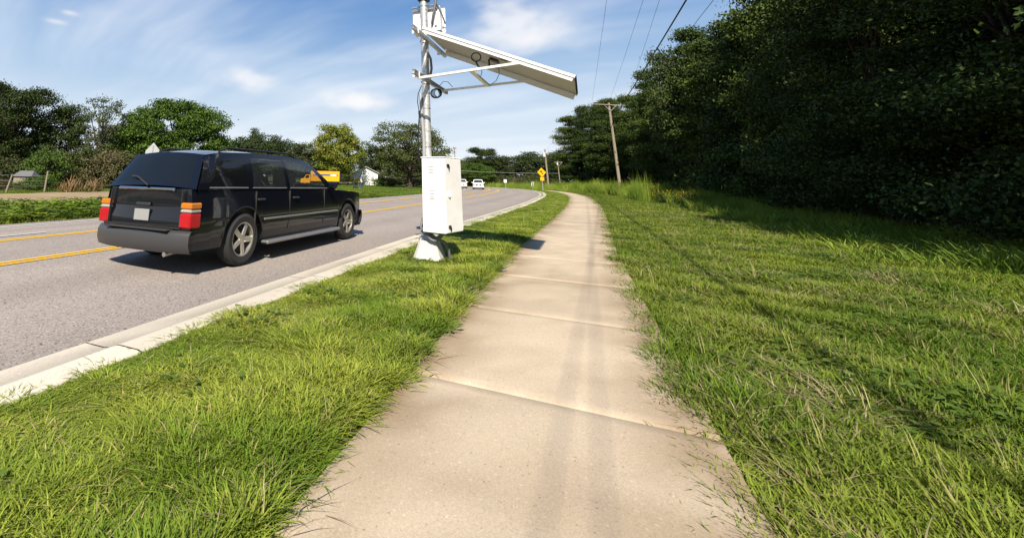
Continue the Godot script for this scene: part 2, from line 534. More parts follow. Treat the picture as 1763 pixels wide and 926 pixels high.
# lobes: [centre, radii, leaves]; leaves gather in small sprays over each lobe
func crown_mesh(lobes: Array, leaf: float, ca: Color, cb: Color, flat := 0.55, spread := 0.3) -> ArrayMesh:
	var total := 0
	for l in lobes: total += int(l[2])
	var v := PackedVector3Array(); v.resize(total * 6)
	var n := PackedVector3Array(); n.resize(total * 6)
	var c := PackedColorArray(); c.resize(total * 6)
	var k := 0
	for l in lobes:
		var ce: Vector3 = l[0]
		var ra: Vector3 = l[1]
		var left: int = l[2]
		var lt := rng.randf_range(-0.25, 0.25)
		while left > 0:
			var d := rdir()
			if d.y < -0.3: d.y *= 0.4
			var sp := ce + d * ra * pow(rng.randf(), 0.33) * rng.randf_range(0.75, 1.12)
			var tone := clampf(0.5 + lt + gauss() * 0.28, 0.0, 1.0)
			var sc := ca.lerp(cb, tone)
			var cnt := mini(left, 7 + rng.randi() % 9)
			left -= cnt
			var rr := (ra.x + ra.z) * 0.5 * spread
			for q in cnt:
				var p := sp + Vector3(gauss() * rr, gauss() * rr * 0.45, gauss() * rr)
				var nm := (rdir() + Vector3(0, flat, 0) + d * 0.35).normalized()
				var t := nm.cross(rdir()).normalized()
				var b := nm.cross(t)
				var sz := leaf * rng.randf_range(0.65, 1.3)
				var A := p - t * sz * 0.5
				var B := p + b * sz * 0.3 + nm * sz * 0.06
				var D := p + t * sz * 0.5
				var E := p - b * sz * 0.3 + nm * sz * 0.06
				var f := rng.randf_range(0.78, 1.22)
				var co := Color(sc.r * f, sc.g * f, sc.b * f)
				var n1 := (B - A).cross(D - A).normalized()
				var n2 := (D - A).cross(E - A).normalized()
				v[k] = A; v[k + 1] = D; v[k + 2] = B; v[k + 3] = A; v[k + 4] = E; v[k + 5] = D
				for i in 3:
					n[k + i] = n1; n[k + 3 + i] = n2
				for i in 6: c[k + i] = co
				k += 6
	var a := []
	a.resize(Mesh.ARRAY_MAX)
	a[Mesh.ARRAY_VERTEX] = v; a[Mesh.ARRAY_NORMAL] = n; a[Mesh.ARRAY_COLOR] = c
	var m := ArrayMesh.new()
	m.add_surface_from_arrays(Mesh.PRIMITIVE_TRIANGLES, a)
	return m
func trunk_mesh(h: float, r: float, lobes: Array, every: int, col: Color, fork := 0.35, lean := 0.0) -> ArrayMesh:
	var m := MB.new()
	m.col = col
	var pts := []
	var rad := []
	var bend := Vector3(rng.randf_range(-0.3, 0.3) + lean, 0, rng.randf_range(-0.3, 0.3))
	for i in 9:
		var t := i / 8.0
		pts.append(Vector3(bend.x * t * t + sin(t * 5.0) * 0.1, h * 0.86 * t - 0.15, bend.z * t * t + cos(t * 4.0) * 0.1))
		rad.append(r * (1.0 - 0.85 * t) * (1.0 + 0.6 * exp(-t * 14.0)))
	m.tube(pts, rad, 9, false)
	for i in range(0, lobes.size(), every):
		var e: Vector3 = lobes[i][0]
		var hy := clampf(e.y * rng.randf_range(0.35, 0.72), h * fork * 0.5, h * 0.75)
		var t := hy / (h * 0.86)
		var s := Vector3(bend.x * t * t, hy, bend.z * t * t)
		var mid := s.lerp(e, 0.5) + Vector3(gauss() * 0.15, -0.12 * s.distance_to(e) + 0.25, gauss() * 0.15)
		var p2 := []
		var r2 := []
		var r0 := r * 0.42 * (1.0 - 0.6 * t)
		for j in 6:
			var u := j / 5.0
			p2.append(s.lerp(mid, u).lerp(mid.lerp(e, u), u)); r2.append(lerpf(r0, 0.025, u))
		m.tube(p2, r2, 6, false)
	return m.mesh()
func ell(ce: Vector3, ra: Vector3, count: int, lr0: float, lr1: float, leaves: int, squash := 0.7, lo := -0.55, inner := 0.55) -> Array:
	var o := []
	for i in count:
		var y := lerpf(1.0, lo, (i + 0.5) / count)
		var a := i * 2.39996 + rng.randf_range(-0.5, 0.5)
		var rr := sqrt(maxf(0.0, 1.0 - y * y))
		var k := rng.randf_range(inner, 1.0)
		var lr := rng.randf_range(lr0, lr1)
		o.append([ce + Vector3(cos(a) * rr, y, sin(a) * rr) * ra * k, Vector3(lr, lr * squash, lr), int(leaves * lr * lr / (lr1 * lr1) * rng.randf_range(0.8, 1.2))])
	return o
var kinds := {}
func make_kind(called: String, h: float, r: float, lobes: Array, leaf: float, ca: Color, cb: Color, tr: float, every: int, bark: Color, lm: Material, flat := 0.55, spread := 0.3, fork := 0.35) -> void:
	kinds[called] = {"h": h, "r": r, "crown": crown_mesh(lobes, leaf, ca, cb, flat, spread), "trunk": trunk_mesh(h, tr, lobes, every, bark, fork), "leaf": lm}
func tree(k: String, called: String, x: float, fwd: float, h: float, r: float, label: String, category := "tree", group := "") -> Node3D:
	var d: Dictionary = kinds[k]
	var o := base(called, W(x, -0.05, fwd), label, category, group)
	o.rotation.y = rng.randf() * TAU
	o.scale = Vector3(r / d.r, h / d.h, r / d.r)
	put("trunk" if category == "tree" else "stems", d.trunk, M.bark, o)
	put("crown" if category == "tree" else "foliage", d.crown, d.leaf, o)
	return o

func trees() -> void:
	var grey := Color(0.14, 0.115, 0.09)
	var dark := Color(0.085, 0.065, 0.05)
	# pine with a broad layered top
	var lb := []
	for i in 50:
		var y := lerpf(2.2, 9.6, pow(rng.randf(), 0.75))
		var a := i * 2.4
		var rr := (4.1 - absf(y - 6.6) * 0.5) * sqrt(rng.randf_range(0.15, 1.0))
		lb.append([Vector3(cos(a) * rr, y, sin(a) * rr), Vector3(1.25, 0.5, 1.25) * rng.randf_range(0.85, 1.3), 760])
	make_kind("pine", 10, 4.2, lb, 0.20, Color(0.020, 0.034, 0.010), Color(0.050, 0.068, 0.018), 0.34, 2, dark, M.dark_leaf, 0.3, 0.28, 0.6)
	lb = ell(Vector3(0, 5.8, 0), Vector3(3.4, 4.0, 3.4), 46, 0.95, 1.55, 640, 0.65, -0.85)
	make_kind("broad", 10, 4.2, lb, 0.24, Color(0.032, 0.050, 0.014), Color(0.072, 0.094, 0.028), 0.26, 3, grey, M.leaf)
	lb = ell(Vector3(0, 7.3, 0), Vector3(3.2, 2.6, 3.2), 22, 0.5, 0.95, 230, 0.6, -0.7, 0.6)
	lb.append_array(ell(Vector3(0.3, 4.4, 0), Vector3(2.2, 1.4, 2.2), 7, 0.4, 0.8, 240, 0.6))
	make_kind("airy", 10, 3.9, lb, 0.22, Color(0.048, 0.066, 0.026), Color(0.10, 0.125, 0.055), 0.24, 1, Color(0.2, 0.18, 0.15), M.leaf, 0.5, 0.34, 0.5)
	lb = ell(Vector3(0, 4.9, 0), Vector3(6.7, 4.5, 6.7), 110, 1.1, 1.6, 720, 0.6, -0.7, 0.78)
	make_kind("dome", 10, 7.8, lb, 0.27, Color(0.040, 0.078, 0.011), Color(0.092, 0.148, 0.026), 0.42, 7, grey, M.leaf, 0.8, 0.26)
	lb = ell(Vector3(0, 5.6, 0), Vector3(3.9, 4.1, 3.9), 62, 0.85, 1.4, 560, 0.65, -0.9, 0.6)
	make_kind("golden", 10, 4.9, lb, 0.26, Color(0.085, 0.125, 0.012), Color(0.25, 0.25, 0.045), 0.3, 4, grey, M.leaf, 0.6, 0.28)
	lb = ell(Vector3(0, 5.4, 0), Vector3(6.6, 4.2, 6.2), 92, 0.7, 1.4, 420, 0.6, -0.86, 0.55)
	make_kind("oak", 10, 7.6, lb, 0.25, Color(0.048, 0.066, 0.016), Color(0.105, 0.125, 0.040), 0.4, 3, grey, M.leaf, 0.5, 0.31, 0.3)
	# the wood's own trees: layered sprays from near the ground to the top
	for q in 3:
		lb = []
		for i in 74:
			var t := rng.randf()
			var y := lerpf(0.9, 13.4, t)
			var a := i * 2.4 + q
			var rr: float = [3.7, 3.2, 4.0][q] * (1.0 - pow(t, [2.0, 1.15, 2.6][q]) * 0.92) * sqrt(rng.randf_range(0.2, 1.0))
			lb.append([Vector3(cos(a) * rr, y, sin(a) * rr), Vector3(1.3, 0.42, 1.3) * rng.randf_range(0.65, 1.2), 600])
		make_kind("wood%d" % q, 14, 4.4, lb, 0.21, [Color(0.024, 0.042, 0.009), Color(0.019, 0.033, 0.010), Color(0.032, 0.052, 0.009)][q], [Color(0.056, 0.088, 0.018), Color(0.044, 0.066, 0.017), Color(0.078, 0.110, 0.020)][q], 0.24, 5, dark, M.dark_leaf, 0.7, 0.3, 0.3)
	lb = []
	for i in 110:
		var t := rng.randf()
		var a := i * 2.4
		var rr: float = 3.5 * (1.0 - pow(t, 2.6) * 0.85) * sqrt(rng.randf_range(0.25, 1.0))
		lb.append([Vector3(cos(a) * rr, lerpf(0.5, 13.4, t), sin(a) * rr), Vector3(1.2, 0.55, 1.2) * rng.randf_range(0.7, 1.15), 800])
	make_kind("near_wood", 14, 4.4, lb, 0.13, Color(0.020, 0.036, 0.009), Color(0.050, 0.076, 0.016), 0.24, 5, dark, M.dark_leaf, 0.7, 0.3, 0.3)
	for q in 2:
		lb = ell(Vector3(0, 5.0, 0), Vector3(3.6, 4.0, 3.6), 44, 0.95, 1.55, 330, 0.65, -0.95, 0.6)
		make_kind("far%d" % q, 9.5, 4.6, lb, 0.34, [Color(0.026, 0.042, 0.014), Color(0.042, 0.056, 0.024)][q], [Color(0.060, 0.080, 0.026), Color(0.085, 0.100, 0.045)][q], 0.28, 5, dark, M.leaf)
	# --- left of the road, one by one
	tree("pine", "pine_tree", -42.0, 56, 12.0, 4.3, "tall dark pine with a broad layered top at the far left of the photo")
	tree("broad", "leafy_tree", -38.4, 60, 10.4, 4.0, "dark leafy tree between the tall pine and the airy tree, behind the fence", "tree", "trees behind the fence")
	tree("airy", "airy_tree", -31.0, 56, 11.0, 3.7, "slender airy tree with sky showing through its open branches")
	tree("dome", "dome_tree", -23.9, 62, 11.8, 8.3, "large round bright green dome of a tree above the black vehicle")
	tree("golden", "golden_tree", -1.6, 82, 11.2, 5.2, "yellow green tree rising behind the yellow truck")
	tree("oak", "spreading_tree", 9.9, 72, 10.6, 8.0, "wide spreading olive green tree on the lawn behind the white cabinet")
	for q in [[-46.5, 50, 8.5, 4.4, "dark leafy tree at the very left edge of the photo, left of the pine"], [-49, 62, 11, 5, "tall dark tree partly cut by the left edge, behind the pine"], [-56, 54, 10, 5.0, "dark leafy tree just outside the left edge, beside the fence line"], [-66, 58, 11, 5.5, "broad dark tree farther left beyond the fence line"], [-78, 64, 11, 5.5, "large dark tree farthest left beyond the fence line"], [-33.5, 66, 8.2, 3.4, "low dark tree behind the slender airy tree"], [-36, 72, 9, 4.2, "dark tree seen through the gap left of the airy tree"], [-30, 74, 8.6, 4, "dark tree in the gap between the airy tree and the green dome"]]:
		tree("broad", "leafy_tree", q[0], q[1], q[2], q[3], q[4], "tree", "trees behind the fence")
	for q in [[-21.4, 105, 12.4, 3.4, "narrow tall distant tree just right of the green dome"], [-15.6, 100, 10.4, 5.0, "round topped distant tree midway between green dome and yellow green tree"], [-23.4, 98, 9.8, 4.6, "distant dark tree touching the right side of the green dome"], [-18.8, 108, 9.8, 5.2, "distant dark tree in the low saddle above the vehicle roof"], [-11.8, 104, 8.9, 5.0, "lowest distant tree above the vehicle windshield"]]:
		tree("far0", "distant_tree", q[0], q[1], q[2], q[3], q[4], "tree", "distant trees above the vehicle")
	tree("far1", "distant_tree", -7.9, 90, 8.6, 5.2, "dull olive tree left of the yellow green tree", "tree", "distant trees above the vehicle")
	for q in [[5.6, 104, 9.2, 4.2, "distant tree behind the white house and spreading tree"], [14, 108, 9, 4.6, "distant tree behind the spreading tree, left of the pole"], [20, 110, 7.6, 4.4, "distant tree just left of the white cabinet top"], [24.7, 112, 6.4, 4.0, "low distant tree hidden behind the white cabinet"]]:
		tree("far0", "distant_tree", q[0], q[1], q[2], q[3], q[4], "tree", "distant trees behind the lawn")
	var bw := ["nearest the left edge", "second from the left", "third from the left", "fourth from the left", "fifth from the left", "sixth from the left", "seventh from the left", "eighth from the left", "ninth from the left", "tenth from the left", "eleventh from the left", "twelfth from the left", "thirteenth from the left", "fourteenth from the left", "fifteenth from the left", "sixteenth from the left"]
	for j in 16:
		var bx := -104.0 + j * 9.3
		tree("far0" if j % 4 else "far1", "backdrop_tree", bx + rng.randf_range(-1.5, 1.5), 128 + rng.randf_range(-4, 8), rng.randf_range(7.4, 9.4), 6.2, "far tree of the low tree line beyond the lawns, " + bw[j], "tree", "far tree line beyond the lawns")
	# --- where the road bends away
	tree("dome", "rounded_tree", 27.3, 99, 5.2, 5.4, "low rounded bright green tree behind the oncoming white cars")
	tree("pine", "pine_tree", 35.4, 118, 9.6, 3.9, "distant flat topped pine above the oncoming white cars")
	var w := ["leftmost", "second", "third", "fourth", "fifth", "sixth", "seventh", "eighth", "ninth", "tenth", "eleventh", "twelfth", "thirteenth", "fourteenth", "fifteenth", "sixteenth", "seventeenth", "eighteenth", "nineteenth", "twentieth"]
	var far := [[31.5, 124, 7.2], [37.5, 128, 7.8], [40.5, 122, 8.2], [44.5, 126, 8.8], [48.5, 122, 9.2], [52.5, 127, 9.6], [55.5, 121, 9.6], [59.5, 126, 9.4], [62.5, 119, 10.2], [66.5, 124, 10.6], [51.5, 108, 8.2], [56.0, 106, 9.2]]
	for i in far.size():
		var q: Array = far[i]
		tree("far0" if i % 3 else "far1", "distant_tree", q[0], q[1], q[2], 4.6, w[i] + " tree of the dark far wood beyond the bend of the road", "tree", "far wood beyond the bend")
	# --- the wood on the right: a front row along the path, a row behind and one further in
	var i := 0
	var s := 12.0
	while s < 94.0:
		var p := rp(s, -14.4 + rng.randf_range(-0.9, 0.7) - (3.2 if s > 84 else 0.0))
		var h := 14.9 + rng.randf_range(-3.2, 1.6) - (4.0 if s > 86 else 0.0)
		if s > 50 and s < 57: h += 1.2
		tree("near_wood" if s < 32 else "wood%d" % (i % 3), "wood_tree", p.x, p.y, h, rng.randf_range(3.4, 4.5), w[mini(i, 19)].replace("leftmost", "nearest") + " front tree of the dark wood right of the path, counted from the camera", "tree", "trees of the dark wood")
		i += 1
		s += 4.4
	i = 0
	s = 8.0
	while s < 98.0:
		var p := rp(s, -19.0 + rng.randf_range(-1, 1))
		tree("wood%d" % ((i + 1) % 3), "wood_tree", p.x, p.y, 16.0 + rng.randf_range(-1, 1), rng.randf_range(4, 4.8), w[mini(i, 19)].replace("leftmost", "nearest") + " tree in the dark wood's second row, counted from the camera", "tree", "trees of the dark wood")
		i += 1
		s += 5.6
	i = 0
	s = 14.0
	while s < 100.0:
		var p := rp(s, -25.0 + rng.randf_range(-1, 1))
		tree("wood%d" % ((i + 2) % 3), "wood_tree", p.x, p.y, 16.8 + rng.randf_range(-1, 1), 4.8, w[mini(i, 19)].replace("leftmost", "nearest") + " tree in the dark wood's third row, counted from the camera", "tree", "trees of the dark wood")
		i += 1
		s += 8.0

	var pa := rp(52.0, -13.2)
	tree("broad", "leafy_tree", pa.x, pa.y, 14.6, 2.9, "lighter green leafy tree standing out of the dark wood, right of the utility pole's wires")
func shrubs() -> void:
	for q in 3:
		var lb := ell(Vector3(0, 1.3, 0), Vector3(2.0, 1.5, 2.0), 26, 0.5, 0.85, 330, 0.7, -0.75, 0.6)
		make_kind("shrub%d" % q, 3, 2.5, lb, 0.17, [Color(0.05, 0.062, 0.02), Color(0.04, 0.075, 0.014), Color(0.075, 0.065, 0.03)][q], [Color(0.105, 0.12, 0.04), Color(0.10, 0.15, 0.03), Color(0.14, 0.12, 0.06)][q], 0.07, 2, Color(0.12, 0.1, 0.08), M.leaf, 0.5, 0.3)
	var list := [
		[-31.0, 40, 2.9, 2.6, 0, "olive shrub at the far left behind the leaning fence post"],
		[-27.6, 45, 3.6, 3.0, 0, "olive shrub behind the grey shed roof at the left"],
		[-27.2, 41, 3.8, 2.2, 1, "leafy green shrub rising right of the grey shed roof"],
		[-25.0, 44, 4.2, 3.0, 0, "tall olive shrub above the upright fence post"],
		[-21.6, 42, 3.6, 2.8, 2, "brownish shrub above the dry corn stalks"],
		[-18.9, 42, 3.5, 2.8, 0, "olive shrub just left of the pentagon sign back"],
		[-16.2, 44, 3.6, 2.8, 1, "green shrub behind the pentagon sign back"],
		[-13.4, 46, 3.6, 2.8, 0, "olive shrub right of the pentagon sign back, behind the vehicle"],
		[-22.9, 33.5, 1.1, 1.2, 1, "low round green bush at the fence, left of the upright post"],
		[-21.8, 33.2, 1.2, 0.9, 1, "small green bush touching the left of the upright fence post"],
		[-25.4, 33.6, 0.9, 1.1, 2, "low scrubby bush beside the leaning fence post"],
		[6.3, 76, 1.7, 2.4, 1, "rounded green bush at the right corner of the white house"],
		[2.2, 79, 1.5, 1.2, 0, "small dark bush between yellow truck and white house"],
		[14.6, 78, 2.0, 2.2, 1, "bright bush under the right of the spreading tree"],
		[11.8, 80, 1.6, 2.0, 0, "dull bush behind the spreading tree's trunk"],
		[8.6, 82, 1.6, 2.0, 2, "brown bush behind the spreading tree, left of its trunk"],
		[36.0, 92, 1.9, 2.2, 0, "green bush at the outside of the bend behind the yellow sign"],
		[40.2, 88, 2.2, 2.4, 0, "green bush at the foot of the farthest utility pole"],
		[33.0, 98, 1.8, 2.4, 0, "green bush behind the small white sign"],
		[38.0, 100, 2.0, 2.6, 2, "brown bush beyond the leaning pale guards"],
		[44.5, 108, 3.0, 4.4, 0, "broad hedge bush under the far wood, right of the small white sign"],
		[50.5, 112, 3.2, 4.8, 0, "broad hedge bush under the far wood, behind the yellow sign"],
		[39.0, 112, 3.0, 4.4, 0, "broad hedge bush under the far wood, left of the small white sign"],
		[-6.5, 97, 3.0, 4.0, 0, "broad hedge bush behind the yellow truck's left end"],
		[0.5, 98, 3.0, 4.2, 0, "broad hedge bush behind the gap between truck and white house"],
		[7.6, 99, 3.2, 4.2, 0, "broad hedge bush right of the white house, far back"],
		[13.2, 98, 3.2, 4.2, 0, "broad hedge bush seen under the spreading tree's left half"],
		[18.6, 99, 3.2, 4.2, 0, "broad hedge bush seen under the spreading tree's right half"],
		[24.2, 100, 3.2, 4.2, 0, "broad hedge bush behind the white cabinet"],
	]
	for q in list:
		tree("shrub%d" % q[4], "shrub", q[0], q[1], q[2], q[3], q[5], "shrub", "shrubs and bushes")
	# yellow flowering clumps at the wood's edge
	var m := MB.new()
	var st := MB.new()
	for i in 260:
		var a := rng.randf() * TAU
		var r := sqrt(rng.randf()) * 1.0
		var b := Vector3(cos(a) * r * 0.7, 0, sin(a) * r * 0.7)
		var tp := Vector3(cos(a) * r, rng.randf_range(0.55, 0.95) * (1.1 - 0.4 * r * r), sin(a) * r)
		st.col = Color(0.06, 0.09, 0.02) * rng.randf_range(0.7, 1.4)
		var sd := Vector3(-sin(a), 0, cos(a)) * 0.02
		st.tri(b - sd, b + sd, tp)
		for k in 3:
			var lp := b.lerp(tp, rng.randf_range(0.2, 0.9))
			st.tri(lp, lp + rdir() * 0.11, lp + rdir() * 0.09)
		if i % 4 == 0:
			m.col = Color(0.42, 0.30, 0.02) * rng.randf_range(0.6, 1.2)
			for k in 3:
				var o := tp + rdir() * 0.05
				var d1 := rdir()
				var d2 := d1.cross(rdir()).normalized()
				m.quad(o - d1 * 0.028, o - d2 * 0.028, o + d1 * 0.028, o + d2 * 0.028)
	var fm := m.mesh()
	var sm := st.mesh()
	for q in [[49.5, -8.9, 1.5, "largest clump of yellow flowers, right of the utility pole's foot"], [42.5, -9.3, 1.05, "smaller clump of yellow flowers in the tall grass, second from the pole"], [37.6, -9.6, 1.1, "clump of orange yellow flowers nearest the right edge of the photo"], [40.0, -9.9, 0.9, "thin clump of yellow flowers between the two larger ones"]]:
		var o := base("flower_clump", R3(q[0], q[1], 0.0), q[3], "flowers", "yellow flowers along the wood")
		o.scale = Vector3.ONE * q[2]; o.rotation.y = rng.randf() * TAU
		put("stems", sm, M.grass, o); put("blossoms", fm, M.grass, o)

# ------------------------------------------------------------------ grass and weeds
func tuft(blades: int, h: float, spread: float, width: float, bend: float, leafy := false) -> ArrayMesh:
	var m := MB.new()
	for i in blades:
		var a := rng.randf() * TAU
		var o := Vector3(cos(a), 0, sin(a)) * sqrt(rng.randf()) * spread
		var d := (Vector3(cos(a), 0, sin(a)) + rdir() * 0.8) * Vector3(1, 0, 1)
		d = d.normalized()
		var hh := h * rng.randf_range(0.45, 1.1)
		var bb := bend * rng.randf_range(0.3, 1.3) * hh
		var sd := Vector3(-d.z, 0, d.x).rotated(Vector3.UP, rng.randf_range(-0.9, 0.9)) * width
		if leafy:
			var tp := o + Vector3.UP * hh * 0.75 + d * bb
			var out := d * hh * 0.22
			m.tri(o - sd * 0.12, o + sd * 0.12, tp)
			m.quad(tp - out, tp - sd, tp + out + Vector3.UP * hh * 0.08, tp + sd)
		else:
			var p1 := o + Vector3.UP * hh * 0.5 + d * bb * 0.22
			var p2 := o + Vector3.UP * hh * 0.85 + d * bb * 0.62
			var p3 := o + Vector3.UP * hh + d * bb
			m.quad(o - sd, o + sd, p1 + sd * 0.85, p1 - sd * 0.85)
			m.quad(p1 - sd * 0.85, p1 + sd * 0.85, p2 + sd * 0.5, p2 - sd * 0.5)
			m.tri(p2 - sd * 0.5, p2 + sd * 0.5, p3)
	return m.mesh()
func scatter(called: String, mesh: Mesh, mat_: Material, label: String, spots: Array) -> void:    # spots: [position, scale, height scale, colour]
	var mm := MultiMesh.new()
	mm.transform_format = MultiMesh.TRANSFORM_3D
	mm.use_colors = true
	mm.mesh = mesh
	mm.instance_count = spots.size()
	for i in spots.size():
		var q: Array = spots[i]
		mm.set_instance_transform(i, Transform3D(Basis(Vector3.UP, rng.randf() * TAU).scaled(Vector3(q[1], q[2], q[1])), q[0]))
		mm.set_instance_color(i, q[3])
	var o := MultiMeshInstance3D.new()
	o.multimesh = mm; o.material_override = mat_
	o.name = numbered(called); add_child(o)
	tag(o, label, "grass"); kind(o, "stuff")
func fill(s0: float, s1: float, l0: float, l1: float, near: float, far_n: float, y: Callable, keep: Callable, colf: Callable, fall := 9.0, grow := 0.05, tall = null) -> Array:
	var o := []
	var s := s0
	while s < s1:
		var ds := 0.5 if s < 25 else 1.0
		var mid := rp(s, (l0 + l1) / 2)
		var d := maxf(mid.length(), 1.5)
		var dens := maxf(far_n, near / (1.0 + pow(d / fall, 2.0)))
		var cnt := dens * ds * absf(l1 - l0)
		var c := int(cnt) + (1 if rng.randf() < cnt - int(cnt) else 0)
		for i in c:
			var ss := s + rng.randf() * ds
			var l := lerpf(l0, l1, rng.randf())
			var p := rp(ss, l)
			if p.y < -0.5 and p.length() > 3.0: continue
			var k: float = keep.call(ss, l, p)
			if rng.randf() > k: continue
			var sc := (1.0 + grow * p.length()) * rng.randf_range(0.75, 1.3)
			o.append([W(p.x, y.call(ss, l), p.y), sc, rng.randf_range(0.7, 1.25) * (0.55 + 0.45 * k) * (1.0 + 0.7 * nz(p.x * 0.9 + 17, p.y * 0.9)) * (tall.call(l, p) if tall != null else 1.0), colf.call(p)])
		s += ds
	return o
func grass_extras() -> void:
	# what grows among the blades: clover and plantain, dead thatch, seed stalks
	var weed := func(p):
		var t := clampf(0.5 + nz(p.x * 0.9 + 5, p.y * 0.9) + gauss() * 0.2, 0, 1)
		return Color(0.05, 0.095, 0.012).lerp(Color(0.12, 0.17, 0.03), t)
	var patchy := func(_s, _l, p): return clampf(0.1 + 2.2 * nz(p.x * 0.6 + 40, p.y * 0.6), 0, 1)
	var low := func(_s, _l): return 0.0
	var tw := tuft(11, 0.13, 0.09, 0.026, 0.9, true)
	scatter("clover", tw, M.grass, "clover and small broad leaved weeds among the grass beside the path", fill(-4, 26, -0.8, -2.5, 60, 6, low, patchy, weed, 7.0, 0.02) + fill(-4, 26, -4.5, -8.5, 55, 5, low, patchy, weed, 7.0, 0.02))
	var dead := func(_p): return Color(0.30, 0.24, 0.12).lerp(Color(0.42, 0.36, 0.20), rng.randf()) * rng.randf_range(0.6, 1.1)
	var th := tuft(10, 0.10, 0.11, 0.0035, 2.4)
	var sparse := func(_s, _l, p): return clampf(0.25 + 1.4 * nz(p.x * 0.45 + 70, p.y * 0.45), 0, 1)
	scatter("thatch", th, M.grass, "dry straw coloured thatch lying in the grass beside the path", fill(-4, 24, -0.75, -2.6, 120, 8, low, sparse, dead, 6.0, 0.03) + fill(-4, 30, -4.4, -8.5, 110, 8, low, sparse, dead, 6.0, 0.03))
	var ts := tuft(4, 0.34, 0.05, 0.0022, 0.35)
	var stalk := func(_p): return Color(0.26, 0.27, 0.08).lerp(Color(0.40, 0.36, 0.16), rng.randf())
	scatter("seed_stalks", ts, M.grass, "thin seed stalks standing above the grass beside the path", fill(0, 34, -1.7, -2.6, 9, 4, low, func(_s, _l, _p): return 0.7, stalk, 12.0, 0.02) + fill(0, 34, -4.5, -8.8, 4, 2, low, func(_s, _l, _p): return 0.7, stalk, 12.0, 0.02))
func grasses() -> void:
	var lush := func(p):
		var t := clampf(0.5 + nz(p.x * 0.55, p.y * 0.55) + gauss() * 0.22, 0, 1)
		var c := Color(0.120, 0.190, 0.018).lerp(Color(0.285, 0.32, 0.045), t)
		if rng.randf() < 0.04: c = Color(0.40, 0.34, 0.13)
		return c * rng.randf_range(0.75, 1.25)
	var mown := func(p):
		var t := clampf(0.5 + nz(p.x * 0.4 + 30, p.y * 0.4) + gauss() * 0.22, 0, 1)
		var c := Color(0.080, 0.135, 0.012).lerp(Color(0.175, 0.22, 0.026), t)
		if rng.randf() < 0.10: c = Color(0.22, 0.19, 0.08)
		return c * rng.randf_range(0.75, 1.25)
	var vergey := func(_s, l): return lerpf(0.05, 0.0, clampf((-l - 0.6) / 2.1, 0, 1)) - 0.01
	var verge_h := func(l, p):                                # mown low by the kerb, left longer by the path
		return lerpf(0.32, 0.72, smoothstep(-1.0, -2.35, l)) * lerpf(1.0, 0.8, smoothstep(10.0, 40.0, p.length()))
	var ragged := func(_s, l, p):                              # ragged edges over the kerb and over the path
		var edge: float = minf(-0.62 - l + clampf((p.length() - 9.0) / 60.0, 0.0, 0.2), l + 2.52)
		if absf(p.x - 1.5) < 0.5 and p.y > 7.5 and p.y < 8.75: return 0.35 if rng.randf() < 0.9 else 0.0
		return clampf((edge + 0.16 * nz(p.x * 2.3, p.y * 2.3) + 0.04) * 7.0, 0, 1)
	var t1 := tuft(13, 0.17, 0.055, 0.0042, 0.75)
	scatter("verge_grass", t1, M.grass, "bright yellow green grass on the verge between kerb and path", fill(-6, 100, -0.42, -2.95, 950, 24, vergey, ragged, lush, 6.5, 0.035, verge_h))
	scatter("verge_grass", tuft(12, 0.13, 0.07, 0.005, 1.7), M.grass, "softer drooping grass mixed into the verge between kerb and path", fill(-6, 100, -0.42, -2.95, 600, 14, vergey, ragged, lush, 6.5, 0.035, verge_h))
	var lawny := func(_s, _l): return -0.03
	var lawn_keep := func(_s, l, p):
		var edge: float = -4.17 - l
		return clampf((edge + 0.14 * nz(p.x * 2.1, p.y * 2.1) + 0.03) * 6.0, 0, 1)
	var t2 := tuft(12, 0.095, 0.06, 0.0042, 0.9)
	scatter("lawn_grass", t2, M.grass, "mid green grass right of the path, in front of the wood", fill(-8, 100, -4.05, -7.6, 900, 26, lawny, lawn_keep, mown, 6.5, 0.04) + fill(4, 100, -7.6, -12.0, 260, 18, lawny, func(_s, _l, _p): return 1.0, mown, 10.0, 0.05))
	var tallc := func(p):
		var t := clampf(0.5 + nz(p.x * 0.3 + 60, p.y * 0.3) + gauss() * 0.2, 0, 1)
		return Color(0.105, 0.175, 0.020).lerp(Color(0.25, 0.31, 0.045), t) * rng.randf_range(0.75, 1.25)
	var t3 := tuft(34, 0.95, 0.3, 0.009, 0.42)
	scatter("tall_grass", t3, M.grass, "tall soft green grass in a band along the foot of the wood", fill(14, 104, -8.9, -13.4, 8.0, 6.0, lawny, func(s, l, p): return clampf(0.55 + 0.9 * nz(p.x * 0.25, p.y * 0.25) + 0.3 * (-9.6 - l), 0, 1) * (1.0 if s > 20 else 0.7), tallc, 60.0, 0.0, func(_l, p): return lerpf(0.38, 1.25, smoothstep(24.0, 46.0, p.length()))) + fill(46, 80, -7.3, -9.6, 7.0, 7.0, lawny, func(s, l, p): return clampf(0.75 + 0.8 * nz(p.x * 0.3, p.y * 0.3) - 0.9 * smoothstep(-7.9, -7.3, l), 0, 1), tallc, 80.0, 0.0, func(_l, _p): return 1.5) + fill(66, 112, -1.6, -9.3, 3.5, 3.2, lawny, func(s, l, p): return clampf((s - 74.0) / 12.0 - (l + 4.0) * 0.15, 0, 0.9), tallc, 80.0, 0.0))
	grass_extras()
	# far side of the road
	var wc := func(p):
		var t := clampf(0.5 + nz(p.x * 0.5, p.y * 0.5) + gauss() * 0.25, 0, 1)
		return Color(0.055, 0.095, 0.010).lerp(Color(0.15, 0.20, 0.02), t) * rng.randf_range(0.75, 1.3)
	var t4 := tuft(16, 0.33, 0.2, 0.055, 0.5, true)
